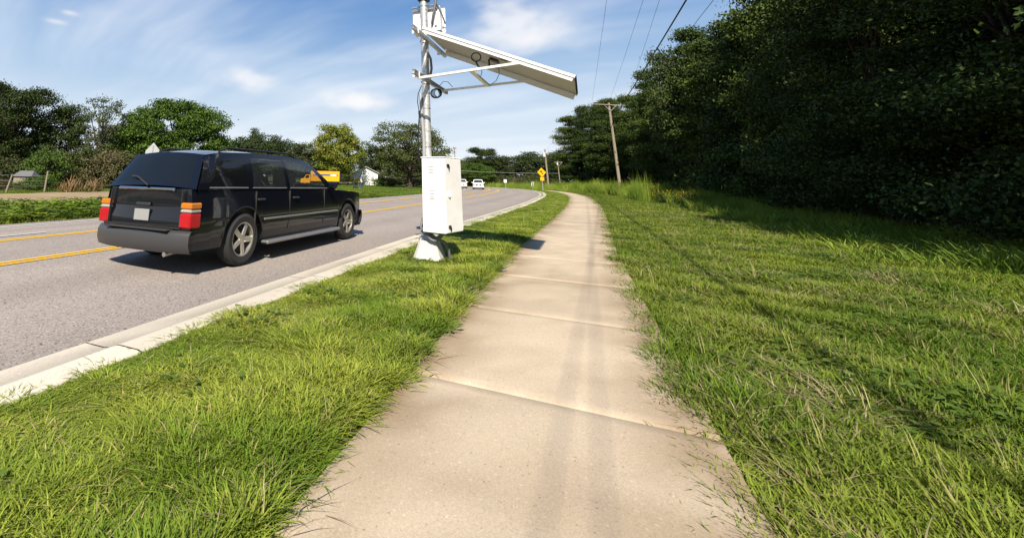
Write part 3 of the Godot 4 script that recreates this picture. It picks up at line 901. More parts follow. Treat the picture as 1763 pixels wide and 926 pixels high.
	scatter("weed_bank", t4, M.grass, "broad leaved bright green weeds on the bank beyond the road at the left", fill(-4, 34, 10.0, 18.2, 26, 9, lawny, func(_s, l, p): return clampf((l - 9.75) * 1.6 + 0.3 * nz(p.x, p.y), 0.0, 1) * clampf((16.6 - l + 0.9 * nz(p.x * 0.7, p.y * 0.7)) * 1.2, 0, 1), wc, 30.0, 0.0))
	scatter("bank_grass", t2, M.grass, "short grass at the road's far edge and among the weeds", fill(-4, 40, 9.75, 17.6, 60, 24, lawny, func(_s, _l, _p): return 0.9, mown, 14.0, 0.05))
	var yard := func(p):
		var t := clampf(0.5 + nz(p.x * 0.2 + 90, p.y * 0.2) + gauss() * 0.2, 0, 1)
		return Color(0.085, 0.145, 0.018).lerp(Color(0.18, 0.225, 0.035), t) * rng.randf_range(0.8, 1.2)
	scatter("yard_grass", t2, M.grass, "sunny green lawn across the road in front of the white house", fill(34, 100, 9.8, 34.0, 14, 11, lawny, func(_s, _l, p): return 1.0 if p.x < 26 else 0.0, yard, 100.0, 0.055))
	scatter("track_grass", t2, M.grass, "rough grass at the foot of the fence", fill(-10, 30, 26.6, 33.0, 14, 12, lawny, func(_s, l, _p): return clampf((l - 26.4) * 1.2, 0, 1), mown, 60.0, 0.06))
	var cornc := func(_p): return Color(0.26, 0.15, 0.075).lerp(Color(0.33, 0.24, 0.12), rng.randf()) * rng.randf_range(0.7, 1.2)
	var t5 := tuft(9, 0.95, 0.12, 0.03, 0.7)
	scatter("dry_corn", t5, M.grass, "dry reddish brown corn stalks right of the upright fence post", fill(20.2, 23.4, 28.6, 30.6, 6, 6, lawny, func(_s, _l, _p): return 0.8, cornc, 90.0, 0.0))

# ------------------------------------------------------------------ vehicles
# local axes: x ahead, y up, z to the right; origin on the ground under the rear bumper's middle
func make_vehicle(o: Node3D, paint: Material, bumper: Material, rail: bool, side_trim: bool) -> void:
	var L := 5.85
	var xr := 1.16
	var xf := 4.86
	var belt := func(x): return tab(x, [[0.0, 1.16], [2.0, 1.13], [4.2, 1.10], [5.2, 1.04], [5.85, 0.98]])
	var hw := func(x): return tab(x, [[0.0, 0.90], [0.12, 0.95], [0.4, 0.985], [4.6, 0.985], [5.3, 0.95], [5.7, 0.88], [5.85, 0.82]])
	var body := MB.new()
	for sg in [-1.0, 1.0]:
		var g := []
		for i in 101:
			var x := lerpf(0.06, L - 0.2, i / 100.0)
			var lo := 0.33
			for a in [xr, xf]:
				var dx: float = x - a
				if absf(dx) < 0.48: lo = maxf(lo, 0.39 + sqrt(0.2304 - dx * dx))
			var row := []
			for j in 9:
				var t := j / 8.0
				var y := lerpf(lo, belt.call(x), t)
				var bulge := 1.0 - 0.10 * pow((y - 0.74) / 0.42, 2.0) * (0.55 if y > 0.74 else 0.45)
				row.append(Vector3(x, y, sg * hw.call(x) * bulge))
			g.append(row)
		body.grid(g, sg > 0)
	var rg := []                                              # tailgate
	for i in 9:
		var y := lerpf(0.33, 1.16, i / 8.0)
		var row := []
		for j in 11:
			var u := j / 5.0 - 1.0
			row.append(Vector3(0.06 * pow(absf(u), 3.0) + (0.02 if y > 0.8 else 0.0), y, u * 0.925 * (1.0 - 0.10 * pow((y - 0.74) / 0.42, 2.0) * 0.5)))
		rg.append(row)
	body.grid(rg, false)
	var fg := []                                              # nose
	for i in 7:
		var y := lerpf(0.33, 0.985, i / 6.0)
		var row := []
		for j in 11:
			var u := j / 5.0 - 1.0
			row.append(Vector3(L - 0.2 * u * u - 0.07 * pow(maxf(0.0, (y - 0.75) / 0.24), 2.0), y, u * 0.86))
		fg.append(row)
	body.grid(fg, true)
	var hg := []                                              # bonnet
	for i in 11:
		var x := lerpf(4.12, L - 0.05, i / 10.0)
		var row := []
		for j in 11:
			var u := j / 5.0 - 1.0
			row.append(Vector3(x - 0.2 * u * u * (i / 10.0), belt.call(x) + 0.055 * (1.0 - u * u) - 0.02 * pow(i / 10.0, 4.0), u * hw.call(minf(x, 5.65)) * 0.955))
		hg.append(row)
	body.grid(hg, false)
	# upper body
	var xt := func(x): return tab(x, [[0.10, 0.36], [1.0, 1.06], [2.9, 2.76], [4.25, 3.32]])
	var yt := func(x): return tab(x, [[0.36, 1.66], [0.7, 1.715], [1.5, 1.745], [2.4, 1.74], [3.0, 1.70], [3.32, 1.645]])
	var wins := [[0.34, 1.22], [1.36, 2.34], [2.48, 3.92]]
	var rows := [0.0, 0.07, 0.3, 0.6, 0.86, 1.0]
	for sg in [-1.0, 1.0]:
		var g := []
		var nn := []
		var N := 72
		var xs := []
		for i in N + 1:
			var xb := lerpf(0.10, 4.25, float(i) / N)
			xs.append(xb)
			var row := []
			var bot := Vector3(xb, belt.call(xb), sg * 0.945)
			var top := Vector3(xt.call(xb), yt.call(xt.call(xb)), sg * (0.775 if xb > 0.3 else 0.75))
			for t in rows:
				row.append(bot.lerp(top, t) + Vector3(0, 0, sg * 0.03 * sin(t * PI)))
			g.append(row)
		for i in N + 1:
			var r2 := []
			for j in rows.size():
				var du: Vector3 = g[i][mini(j + 1, rows.size() - 1)] - g[i][maxi(j - 1, 0)]
				var dv: Vector3 = g[mini(i + 1, N)][j] - g[maxi(i - 1, 0)][j]
				var m2 := du.cross(dv).normalized()
				r2.append(-m2 if sg > 0 else m2)
			nn.append(r2)
		var panes := [MB.new(), MB.new(), MB.new()]
		for i in N:
			var xm: float = (xs[i] + xs[i + 1]) / 2
			for j in rows.size() - 1:
				var into := body
				for k in 3:
					if xm > wins[k][0] and xm < wins[k][1] and j >= 1 and j <= 3: into = panes[k]
				into.cell(g, nn, i, j, sg > 0)
		for k in 3:
			put("side_window", panes[k].mesh(), M.dark_glass if k == 0 else M.glass, o)
			var fr := MB.new()                                  # bright line along the window foot
			var pts := []
			for q in 7:
				var xb := lerpf(wins[k][0], wins[k][1], q / 6.0)
				pts.append(Vector3(xb, belt.call(xb), sg * 0.945).lerp(Vector3(xt.call(xb), yt.call(xt.call(xb)), sg * 0.775), 0.05) + Vector3(0, 0, sg * 0.012))
			fr.tube(pts, [0.011], 6)
			put("window_trim", fr.mesh(), M.silver, o)
	var rf := []                                              # roof
	for i in 25:
		var x := lerpf(0.36, 3.32, i / 24.0)
		var row := []
		for j in 9:
			var u := j / 4.0 - 1.0
			row.append(Vector3(x + 0.10 * (1 - u * u) * (1.0 if i == 24 else 0.0), yt.call(x) + 0.045 * (1.0 - u * u), u * 0.775))
		rf.append(row)
	body.grid(rf, false)
	var ends := [[Vector3(0.08, 1.16, 0.945), Vector3(0.36, 1.66, 0.75), false], [Vector3(4.25, 1.10, 0.945), Vector3(3.32, 1.645, 0.775), true]]
	for q in ends:                                            # tailgate glass, windscreen
		var g := []
		var nn := []
		var ts := [0.0, 0.1, 0.4, 0.7, 0.9, 1.0]
		var us := [-1.0, -0.86, -0.5, 0.0, 0.5, 0.86, 1.0]
		for t in ts:
			var row := []
			var a: Vector3 = q[0]
			var b: Vector3 = q[1]
			for u in us:
				var p := a.lerp(b, t)
				row.append(Vector3(p.x + (0.16 if q[2] else -0.05) * (1.0 - u * u) * (1.0 - 0.4 * t), p.y + 0.045 * (1 - u * u), p.z * u))
			g.append(row)
		for i in ts.size():
			var r2 := []
			for j in us.size():
				var du: Vector3 = g[i][mini(j + 1, us.size() - 1)] - g[i][maxi(j - 1, 0)]
				var dv: Vector3 = g[mini(i + 1, ts.size() - 1)][j] - g[maxi(i - 1, 0)][j]
				var m2 := du.cross(dv).normalized()
				r2.append(-m2 if q[2] else m2)
			nn.append(r2)
		var pane := MB.new()
		for i in ts.size() - 1:
			for j in us.size() - 1:
				(pane if i >= 1 and i <= 3 and j >= 1 and j <= 4 else body).cell(g, nn, i, j, q[2])
		put("windscreen" if q[2] else "rear_window", pane.mesh(), M.glass if q[2] else M.dark_glass, o)
	put("body", body.mesh(), paint, o)
	var ub := MB.new()
	ub.box(Transform3D(Basis(), Vector3(L / 2, 0.52, 0)), Vector3(L - 0.5, 0.46, 1.36), 0.05)
	ub.box(Transform3D(Basis(), Vector3(2.0, 0.78, 0)), Vector3(3.6, 0.5, 1.74), 0.05)
	ub.box(Transform3D(Basis(), Vector3(4.9, 0.78, 0)), Vector3(1.3, 0.4, 1.5), 0.05)
	put("underbody", ub.mesh(), M.trim, o)
	var seats := MB.new()
	for x in [1.7, 3.0]:
		for z in [-0.42, 0.42]:
			seats.box(Transform3D(Basis(Vector3.BACK, 0.12), Vector3(x, 1.2, z)), Vector3(0.16, 0.6, 0.52), 0.06)
			seats.box(Transform3D(Basis(), Vector3(x - 0.06, 1.53, z)), Vector3(0.1, 0.16, 0.26), 0.04)
	put("seats", seats.mesh(), M.trim, o)
	var ds := MB.new()
	ds.box(Transform3D(Basis(), Vector3(3.95, 1.06, 0)), Vector3(0.5, 0.16, 1.7), 0.05)
	put("dashboard", ds.mesh(), M.trim, o)
	# bumpers
	for f in [0, 1]:
		var b := MB.new()
		var g := []
		for i in 6:
			var y: float = [0.30, 0.32, 0.42, 0.54, 0.60, 0.60][i]
			var off: float = [0.05, 0.10, 0.14, 0.14, 0.10, 0.0][i]
			var row := []
			for j in 13:
				var u := j / 6.0 - 1.0
				row.append(Vector3((L + off - 0.03 - 0.24 * u * u) if f else (-off + 0.03 + 0.12 * pow(absf(u), 3.0)), y, u * (0.93 if f else 0.965)))
			g.append(row)
		b.grid(g, f == 1)
		put("bumper", b.mesh(), bumper, o)
	for sg in [-1.0, 1.0]:
		var tl := Node3D.new()
		tl.name = "tail_light"; o.add_child(tl, true)
		for q in [["red_lens", 0.735, 0.20, M.red_lens], ["clear_lens", 0.862, 0.05, M.clear_lens], ["amber_lens", 0.932, 0.088, M.amber_lens]]:
			var m := MB.new()
			m.box(Transform3D(Basis(), Vector3(0.10, q[1], sg * 0.865)), Vector3(0.22, q[2], 0.21), 0.02)
			put(q[0], m.mesh(), q[3], tl)
		var hl := MB.new()
		hl.box(Transform3D(Basis(Vector3.UP, sg * 0.3), Vector3(L - 0.17, 0.80, sg * 0.66)), Vector3(0.14, 0.17, 0.36), 0.04)
		put("headlight", hl.mesh(), M.clear_lens, o)
		var mr := MB.new()
		mr.box(Transform3D(Basis(), Vector3(3.86, 1.19, sg * 1.09)), Vector3(0.12, 0.17, 0.22), 0.05)
		mr.box(Transform3D(Basis(), Vector3(3.90, 1.13, sg * 0.98)), Vector3(0.08, 0.05, 0.12), 0.01)
		put("mirror", mr.mesh(), paint, o)
		for x in [1.55, 2.62]:
			var dh := MB.new()
			dh.box(Transform3D(Basis(), Vector3(x, 0.98, sg * 0.985)), Vector3(0.2, 0.035, 0.05), 0.012)
			put("door_handle", dh.mesh(), M.trim, o)
		var seam := MB.new()
		for x in [1.42, 2.42, 3.72]:
			seam.box(Transform3D(Basis(), Vector3(x, 0.78, sg * 0.973)), Vector3(0.012, 0.66, 0.03))
		put("door_seam", seam.mesh(), M.rubber, o)
		if side_trim:
			var md := MB.new()
			md.box(Transform3D(Basis(), Vector3(3.0, 0.66, sg * 0.99)), Vector3(2.7, 0.035, 0.025), 0.01)
			put("side_moulding", md.mesh(), M.silver, o)
			var rb := MB.new()
			rb.box(Transform3D(Basis(), Vector3(3.02, 0.285, sg * 0.98)), Vector3(2.65, 0.06, 0.16), 0.025)
			put("running_board", rb.mesh(), M.silver, o)
		if rail:
			var rr := MB.new()
			rr.tube([Vector3(0.75, 1.74, sg * 0.68), Vector3(0.95, 1.80, sg * 0.68), Vector3(2.7, 1.80, sg * 0.68), Vector3(2.95, 1.73, sg * 0.68)], [0.018], 8)
			put("roof_rail", rr.mesh(), M.trim, o)
		for x in [xr, xf]:
			var wl := Node3D.new()
			wl.name = "wheel"; o.add_child(wl, true)
			wl.position = Vector3(x, 0.39, sg * 0.86)
			var flip := Basis(Vector3.RIGHT, sg * PI / 2)       # lathe axis y -> outwards
			var ty := MB.new()
			ty.lathe(Transform3D(flip, Vector3.ZERO), [Vector2(0.26, -0.12), Vector2(0.34, -0.125), Vector2(0.385, -0.09), Vector2(0.39, 0.0), Vector2(0.385, 0.09), Vector2(0.34, 0.125), Vector2(0.255, 0.115), Vector2(0.25, 0.06)], 32)
			put("tyre", ty.mesh(), M.rubber, wl)
			var ri := MB.new()
			ri.lathe(Transform3D(flip, Vector3.ZERO), [Vector2(0.262, 0.112), Vector2(0.235, 0.105), Vector2(0.225, 0.02)], 32)
			ri.lathe(Transform3D(flip, Vector3.ZERO), [Vector2(0.07, 0.06), Vector2(0.065, 0.095), Vector2(0.0, 0.10)], 16)
			for k in 5:
				var an: float = TAU * k / 5 + x
				ri.box(Transform3D(flip * Basis(Vector3.UP, an), flip * (Basis(Vector3.UP, an) * Vector3(0.145, 0.08, 0))), Vector3(0.19, 0.03, 0.085), 0.012)
			put("rim", ri.mesh(), M.rim, wl)
			var dk := MB.new()
			dk.lathe(Transform3D(flip, Vector3.ZERO), [Vector2(0.225, 0.02), Vector2(0.0, 0.02)], 20)
			put("brake_disc", dk.mesh(), M.trim, wl)
	var gr := MB.new()
	for z in [-0.29, 0.29]: gr.box(Transform3D(Basis(), Vector3(L - 0.02, 0.76, z)), Vector3(0.09, 0.24, 0.48), 0.02)
	gr.box(Transform3D(Basis(), Vector3(L - 0.06, 0.30, 0)), Vector3(0.3, 0.16, 1.6), 0.03)
	put("grille", gr.mesh(), M.trim, o)
	var gt := MB.new()                                          # shut lines, wiper, handle recess, step pad, exhaust
	for z in [-0.80, 0.80]: gt.box(Transform3D(Basis(), Vector3(0.018, 0.88, z * 0.95)), Vector3(0.03, 0.52, 0.010))
	gt.box(Transform3D(Basis(), Vector3(0.012, 0.63, 0)), Vector3(0.03, 0.010, 1.5))
	put("shut_line", gt.mesh(), M.rubber, o)
	var wp := MB.new()
	wp.tube([Vector3(-0.01, 1.2, 0.05), Vector3(0.06, 1.32, -0.28), Vector3(0.07, 1.33, -0.42)], [0.012], 6)
	put("rear_wiper", wp.mesh(), M.rubber, o)
	var th := MB.new()
	th.box(Transform3D(Basis(), Vector3(-0.005, 0.93, 0)), Vector3(0.03, 0.05, 0.3), 0.012)
	put("tailgate_handle", th.mesh(), M.trim, o)
	var sp := MB.new()
	sp.box(Transform3D(Basis(), Vector3(-0.05, 0.605, 0)), Vector3(0.14, 0.018, 1.3), 0.006)
	put("step_pad", sp.mesh(), M.rubber, o)
	var ex := MB.new()
	ex.tube([Vector3(0.4, 0.30, 0.55), Vector3(-0.04, 0.285, 0.58)], [0.032], 12)
	put("exhaust", ex.mesh(), M.steel, o)
	for sg in [-1.0, 1.0]:
		for x in [xr, xf]:
			var fl := MB.new()
			var pts := []
			for k in 15:
				var an := PI * (k / 14.0) * 1.04 - 0.06
				pts.append(Vector3(x + cos(an) * 0.49, 0.39 + sin(an) * 0.49, sg * (hw.call(x) * 0.985 - (0.05 if k == 0 or k == 14 else 0.0))))
			fl.tube(pts, [0.016], 6)
			put("arch_lip", fl.mesh(), paint, o)
	var pl := MB.new()
	pl.box(Transform3D(Basis(), Vector3(-0.012, 0.78, 0)), Vector3(0.02, 0.16, 0.31), 0.006)
	put("licence_plate", pl.mesh(), M.plate, o)
	var ch := MB.new()
	ch.box(Transform3D(Basis(), Vector3(0.015, 1.15, 0)), Vector3(0.05, 0.045, 1.2), 0.015)
	put("tailgate_strip", ch.mesh(), M.chrome, o)

func suv_in_lane() -> void:
	var s := 6.05                                               # rear bumper along the road, near side just off the kerb
	var o := base("black_suv", R3(s, 1.02 + 0.985, 0.028), "long glossy black SUV driving away in the near lane", "car")
	o.rotation.y = heading(s + 2.5)
	make_vehicle(o, M.car_black, M.bumper, true, true)
	for q in [[20.45, 71.0, 0.80, "white car coming round the bend in front, nearer the road's middle", M.car_white], [19.95, 78.5, 0.80, "white car behind and left of the first oncoming white car", M.car_white], [18.8, 81.0, 0.78, "black car half hidden by the cabinet, left of the white ones", M.car_black]]:
		var c := base("oncoming_car", W(q[0], 0.05, q[1]), q[3], "car", "oncoming cars at the bend")
		c.rotation.y = deg_to_rad(-105.0)
		c.scale = Vector3.ONE * q[2]
		make_vehicle(c, q[4], q[4], false, false)

# ------------------------------------------------------------------ poles, wires, signs, fence, house, truck
func along(pts: Array, r: float, called: String, label: String, group: String) -> void:
	var m := MB.new()
	m.tube(pts, [r], 5)
	tag(put(called, m.mesh(), M.pale_wire if label.contains("pale") else M.wire), label, "wire", group)
func sagging(a: Vector3, b: Vector3, sag: float, t1 := 1.0, n := 14) -> Array:
	var o := []
	for i in n + 1:
		var t := t1 * i / n
		o.append(a.lerp(b, t) - Vector3(0, 4.0 * sag * t * (1.0 - t), 0))
	return o
func utility_pole(x: float, fwd: float, h: float, label: String, arm: float, can: bool, k := 1.0) -> void:
	var o := base("utility_pole", W(x, 0, fwd), label, "utility pole", "wooden utility poles")
	var m := MB.new()
	m.tube([Vector3(0, -0.3, 0), Vector3(-0.02, h * 0.5, 0), Vector3(-0.05, h, 0)], [0.17 * k, 0.145 * k, 0.115 * k], 12)
	put("pole", m.mesh(), M.wood, o)
	if arm > 0:
		var a := MB.new()
		a.box(Transform3D(Basis(Vector3.UP, 0.12), Vector3(-0.05, h - 0.25, 0.14)), Vector3(arm, 0.11, 0.09), 0.01)
		put("crossarm", a.mesh(), M.wood, o)
		for sg in [-1.0, 1.0]:
			var b := MB.new()
			b.box(Transform3D(Basis(Vector3.BACK, sg * 0.75), Vector3(sg * 0.36, h - 0.62, 0.16)), Vector3(0.95, 0.05, 0.02))
			put("brace", b.mesh(), M.galv, o)
			var ins := MB.new()
			ins.lathe(Transform3D(Basis(), Vector3(sg * (arm / 2 - 0.1) - 0.05, h - 0.2, 0.14 - sg * 0.19)), [Vector2(0.02, 0), Vector2(0.06, 0.05), Vector2(0.03, 0.1), Vector2(0.05, 0.16), Vector2(0.0, 0.2)], 10)
			put("insulator", ins.mesh(), M.trim, o)
	if can:
		var c := MB.new()
		c.lathe(Transform3D(Basis(), Vector3(-0.28 * k, h - 1.35 * k, 0.1)), [Vector2(0.0, 0), Vector2(0.22, 0.02) * k, Vector2(0.24, 0.75) * k, Vector2(0.18, 0.8) * k, Vector2(0, 0.82) * k], 14)
		put("transformer", c.mesh(), M.alu, o)

func slab_shape(pts: Array, th: float) -> MB:                    # polygon in x-y (counter-clockwise), thick along z
	var m := MB.new()
	for i in range(1, pts.size() - 1):
		m.tri(Vector3(pts[0].x, pts[0].y, th / 2), Vector3(pts[i].x, pts[i].y, th / 2), Vector3(pts[i + 1].x, pts[i + 1].y, th / 2))
		m.tri(Vector3(pts[0].x, pts[0].y, -th / 2), Vector3(pts[i + 1].x, pts[i + 1].y, -th / 2), Vector3(pts[i].x, pts[i].y, -th / 2))
	for i in pts.size():
		var a: Vector2 = pts[i]
		var b: Vector2 = pts[(i + 1) % pts.size()]
		m.quad(Vector3(a.x, a.y, -th / 2), Vector3(b.x, b.y, -th / 2), Vector3(b.x, b.y, th / 2), Vector3(a.x, a.y, th / 2))
	return m

func roadside() -> void:
	var px := 30.1
	var pf := 50.2
	utility_pole(px, pf, 10.27, "weathered wooden utility pole with a crossarm in front of the dark wood", 3.8, false)
	utility_pole(35.4, 80.0, 6.9, "distant utility pole with a pale transformer can, behind the yellow sign", 0.0, true)
	utility_pole(40.3, 86.0, 5.2, "farthest utility pole with a small crossarm, right of the transformer pole", 1.7, true, 0.62)
	utility_pole(19.0, 79.0, 6.9, "thin distant pole behind the right top corner of the white cabinet", 0.7, false, 0.6)
	# wires from the pole back over the path towards the camera, and on to the next poles
	var top := [[26.35, 9.55, 47.15, 11.3, 18.0, 0.007, "leftmost thin overhead wire running from the left end of the crossarm"], [28.15, 9.75, 47.0, 13.0, 18.0, 0.007, "second overhead wire from the left, from the pole's top"], [29.75, 9.55, 46.85, 13.62, 18.0, 0.007, "third overhead wire from the left, from the right end of the crossarm"], [28.45, 8.2, 46.9, 13.1, 16.6, 0.03, "thick black overhead cable, second from the right"], [28.45, 7.7, 46.9, 13.4, 16.2, 0.009, "rightmost thin overhead wire, against the tree tops"]]
	for i in top.size():
		var q: Array = top[i]
		var far_k := pf / 47.0
		var wy: float = 1.4 + (q[1] - 1.4) * far_k
		var a := W(q[0] * far_k, wy, q[2] * far_k)
		var b := W(q[3] * far_k, wy, q[4] * far_k)
		along(sagging(a, a + (b - a) * 2.0, 0.35), q[5] * far_k, "overhead_wire", q[6], "overhead wires beside the wood")
		along(sagging(a, W(35.4 + (i - 2) * 0.25, 6.6 - (1.2 if i > 2 else 0.0), 80.0), 0.4), q[5] * 0.8, "distant_wire", ["uppermost", "second", "third", "fourth", "lowest"][i] + " wire between the wooden utility pole and the transformer pole", "distant wires")
	along(sagging(W(19.0, 2.9, 79.0), W(40.3, 2.9, 86.0), 0.15), 0.017, "distant_wire", "upper pale wire strung low across the bend in the distance", "distant wires")
	along(sagging(W(19.0, 2.0, 79.0), W(40.3, 1.9, 86.0), 0.1), 0.014, "distant_wire", "lower wire strung low across the bend in the distance", "distant wires")
	# yellow bend sign
	var o := base("bend_sign", W(28.4, 0.0, 66.0), "yellow diamond warning sign with a black left bend arrow at the road's outer side", "road sign", "road signs")
	o.rotation.y = 0.1
	var p := MB.new()
	p.box(Transform3D(Basis(), Vector3(0, 1.3, -0.04)), Vector3(0.07, 2.7, 0.05), 0.01)
	put("post", p.mesh(), M.galv, o)
	var r := 0.66
	var d := slab_shape([Vector2(0, -r), Vector2(r, 0), Vector2(0, r), Vector2(-r, 0)], 0.012)
	var dp := put("diamond", d.mesh(), M.sign_yellow, o)
	dp.position = Vector3(0, 2.64, 0)
	var ar := MB.new()
	var ap := []
	for k in 8:
		var t := k / 7.0
		ap.append(Vector3(0.13 - 0.20 * t * t, -0.30 + 0.38 * t, 0.0))
	for k in 7:
		var wd := 0.06
		ar.quad(ap[k] + Vector3(-wd, -wd * 0.3, 0.009), ap[k] + Vector3(wd, wd * 0.3, 0.009), ap[k + 1] + Vector3(wd, wd * 0.5, 0.009), ap[k + 1] + Vector3(-wd, -wd * 0.5, 0.009))
	ar.tri(Vector3(-0.36, 0.18, 0.0095), Vector3(-0.06, -0.06, 0.0095), Vector3(0.08, 0.26, 0.0095))
	put("arrow", ar.mesh(), M.black, dp)
	var pq := MB.new()
	pq.box(Transform3D(Basis(), Vector3(0, 1.72, 0)), Vector3(0.6, 0.5, 0.012), 0.004)
	put("plaque", pq.mesh(), M.sign_yellow, o)
	# small white sign
	o = base("white_sign", W(23.7, 0.0, 68.0), "small plain white sign on a thin post at the outside of the bend", "road sign", "road signs")
	p = MB.new()
	p.box(Transform3D(Basis(), Vector3(0, 0.75, -0.03)), Vector3(0.05, 1.5, 0.04), 0.008)
	put("post", p.mesh(), M.galv, o)
	p = MB.new()
	p.box(Transform3D(Basis(), Vector3(0, 1.3, 0)), Vector3(0.42, 0.46, 0.012), 0.004)
	put("panel", p.mesh(), M.white_coat, o)
	# back of the pentagon sign beyond the vehicle
	o = base("pentagon_sign", W(-9.6, 0.0, 22.2), "grey metal back of a pentagon shaped road sign behind the vehicle", "road sign", "road signs")
	o.rotation.y = -0.25
	var pn := slab_shape([Vector2(-0.41, -0.41), Vector2(0.41, -0.41), Vector2(0.41, 0.02), Vector2(0, 0.41), Vector2(-0.41, 0.02)], 0.006)
	var pm := put("panel", pn.mesh(), M.sign_back, o)
	pm.position = Vector3(0, 2.46, -0.03)
	p = MB.new()
	p.box(Transform3D(Basis(), Vector3(0, 1.38, 0)), Vector3(0.06, 2.76, 0.045), 0.01)
	put("post", p.mesh(), M.galv, o)
	# leaning pale guy guards
	for k in 2:
		p = MB.new()
		p.tube([Vector3(0, -0.1, 0), Vector3(0.42, 1.25, 0)], [0.06], 8)
		var gg := put("guy_guard", p.mesh(), M.guard)
		gg.position = W(32.2 + k * 0.3, 0, 80.0)
		tag(gg, ["left one of two leaning pale guy wire guards beyond the bend", "right one of two leaning pale guy wire guards beyond the bend"][k], "guard", "guy wire guards")
	# fence at the left
	o = base("wire_fence", W(0, 0, 0), "old wire fence on wooden posts along the sandy track", "fence")
	var last := Vector3.ZERO
	var wires := MB.new()
	for k in 5:
		var pos := W(-30.6 + k * 2.45, 0.0, 30.2 + k * 0.62)
		if k == 3: pos = W(-22.3, 0, 30.2)
		if k == 4: pos = W(-20.95, 0, 32.0)
		p = MB.new()
		p.tube([pos + Vector3(0, -0.2, 0), pos + Vector3(0.22 if k == 3 else rng.randf_range(-0.05, 0.05), 1.15 if k != 4 else 1.4, 0)], [0.065, 0.055], 8)
		put("post", p.mesh(), M.wood, o)
		if k:
			for hh in [0.4, 0.75, 1.1]: wires.tube(sagging(last + Vector3(0, hh, 0), pos + Vector3(0, hh, 0), 0.03, 1.0, 4), [0.006], 4)
		last = pos
	put("fence_wires", wires.mesh(), M.galv, o)
	# grey roofed shed among the shrubs
	o = base("shed", W(-25.9, 0.35, 37.0), "low grey roofed shed among the shrubs behind the fence", "shed")
	o.scale = Vector3(0.6, 0.6, 0.6)
	p = MB.new()
	p.box(Transform3D(Basis(), Vector3(0, 0.5, 0)), Vector3(2.2, 1.1, 1.6), 0.02)
	put("wall", p.mesh(), M.wood, o)
	p = MB.new()
	for q in [[-1.25, 1.25]]:
		p.quad(Vector3(-1.35, 1.0, 1.0), Vector3(1.35, 1.0, 1.0), Vector3(0.9, 1.75, 0.0), Vector3(-0.9, 1.75, 0.0))
		p.quad(Vector3(1.35, 1.0, -1.0), Vector3(-1.35, 1.0, -1.0), Vector3(-0.9, 1.75, 0.0), Vector3(0.9, 1.75, 0.0))
		p.tri(Vector3(1.35, 1.0, 1.0), Vector3(1.35, 1.0, -1.0), Vector3(0.9, 1.75, 0.0))
		p.tri(Vector3(-1.35, 1.0, -1.0), Vector3(-1.35, 1.0, 1.0), Vector3(-0.9, 1.75, 0.0))
	put("roof", p.mesh(), M.roof_grey, o)
	# white house
	o = base("white_house", W(3.7, 0, 88.0), "small white gabled house partly hidden by trees across the road", "house")
	p = MB.new()
	p.box(Transform3D(Basis(), Vector3(0, 1.05, 0)), Vector3(4.4, 2.3, 5.0))
	put("wall", p.mesh(), M.white_coat, o)
	var gb := slab_shape([Vector2(-2.2, 2.2), Vector2(2.2, 2.2), Vector2(0, 3.25)], 4.98)
	put("gable", gb.mesh(), M.white_coat, o)
	for sg in [-1.0, 1.0]:
		p = MB.new()
		p.box(Transform3D(Basis(Vector3.BACK, -sg * 0.445), Vector3(sg * 1.22, 2.78, 0)), Vector3(2.85, 0.09, 5.7), 0.02)
		put("roof", p.mesh(), mat(Color(0.48, 0.47, 0.45), 0.8), o)
	for x in [-1.2, 1.2]:
		p = MB.new()
		p.box(Transform3D(Basis(), Vector3(x, 1.25, 2.5)), Vector3(0.7, 0.9, 0.06), 0.01)
		var wn := put("window", p.mesh(), M.white_coat, o)
		p = MB.new()
		p.box(Transform3D(Basis(), Vector3(x, 1.25, 2.53)), Vector3(0.56, 0.76, 0.02))
		put("pane", p.mesh(), mat(Color(0.35, 0.37, 0.38), 0.15), wn)
	# yellow box truck
	o = base("box_truck", W(-3.45, 0.0, 75.0), "yellow box truck with a blue and white stripe, seen past the vehicle", "truck")
	o.rotation.y = -0.04
	p = MB.new()
	p.box(Transform3D(Basis(), Vector3(0, 1.47, 0)), Vector3(4.7, 1.62, 1.8), 0.03)
	put("cargo_box", p.mesh(), M.truck_yellow, o)
	for q in [["blue_stripe", -0.25, 2.9, 0.24, M.blue_stripe], ["white_stripe", 1.35, 0.95, 0.24, M.white_coat], ["dark_end", 1.98, 0.22, 0.24, M.blue_stripe], ["dark_end", -1.85, 0.2, 0.24, M.blue_stripe]]:
		p = MB.new()
		p.box(Transform3D(Basis(), Vector3(q[1], 1.66, 0.902)), Vector3(q[2], q[3], 0.006))
		put(q[0], p.mesh(), q[4], o)
	p = MB.new()
	p.box(Transform3D(Basis(), Vector3(1.35, 1.66, 0.908)), Vector3(0.75, 0.07, 0.006))
	put("blue_stripe", p.mesh(), M.blue_stripe, o)
	p = MB.new()
	p.box(Transform3D(Basis(), Vector3(0.1, 0.58, 0)), Vector3(4.4, 0.2, 1.5), 0.02)
	put("chassis", p.mesh(), M.trim, o)
	p = MB.new()
	var cab := slab_shape([Vector2(-3.95, 0.4), Vector2(-2.42, 0.4), Vector2(-2.42, 1.7), Vector2(-3.1, 1.7), Vector2(-3.4, 1.15), Vector2(-3.95, 1.05)], 1.7)
	put("cab", cab.mesh(), M.truck_yellow, o)
	cab = slab_shape([Vector2(-3.3, 1.15), Vector2(-2.6, 1.15), Vector2(-2.6, 1.6), Vector2(-3.06, 1.6)], 1.72)
	put("cab_window", cab.mesh(), M.dark_glass, o)
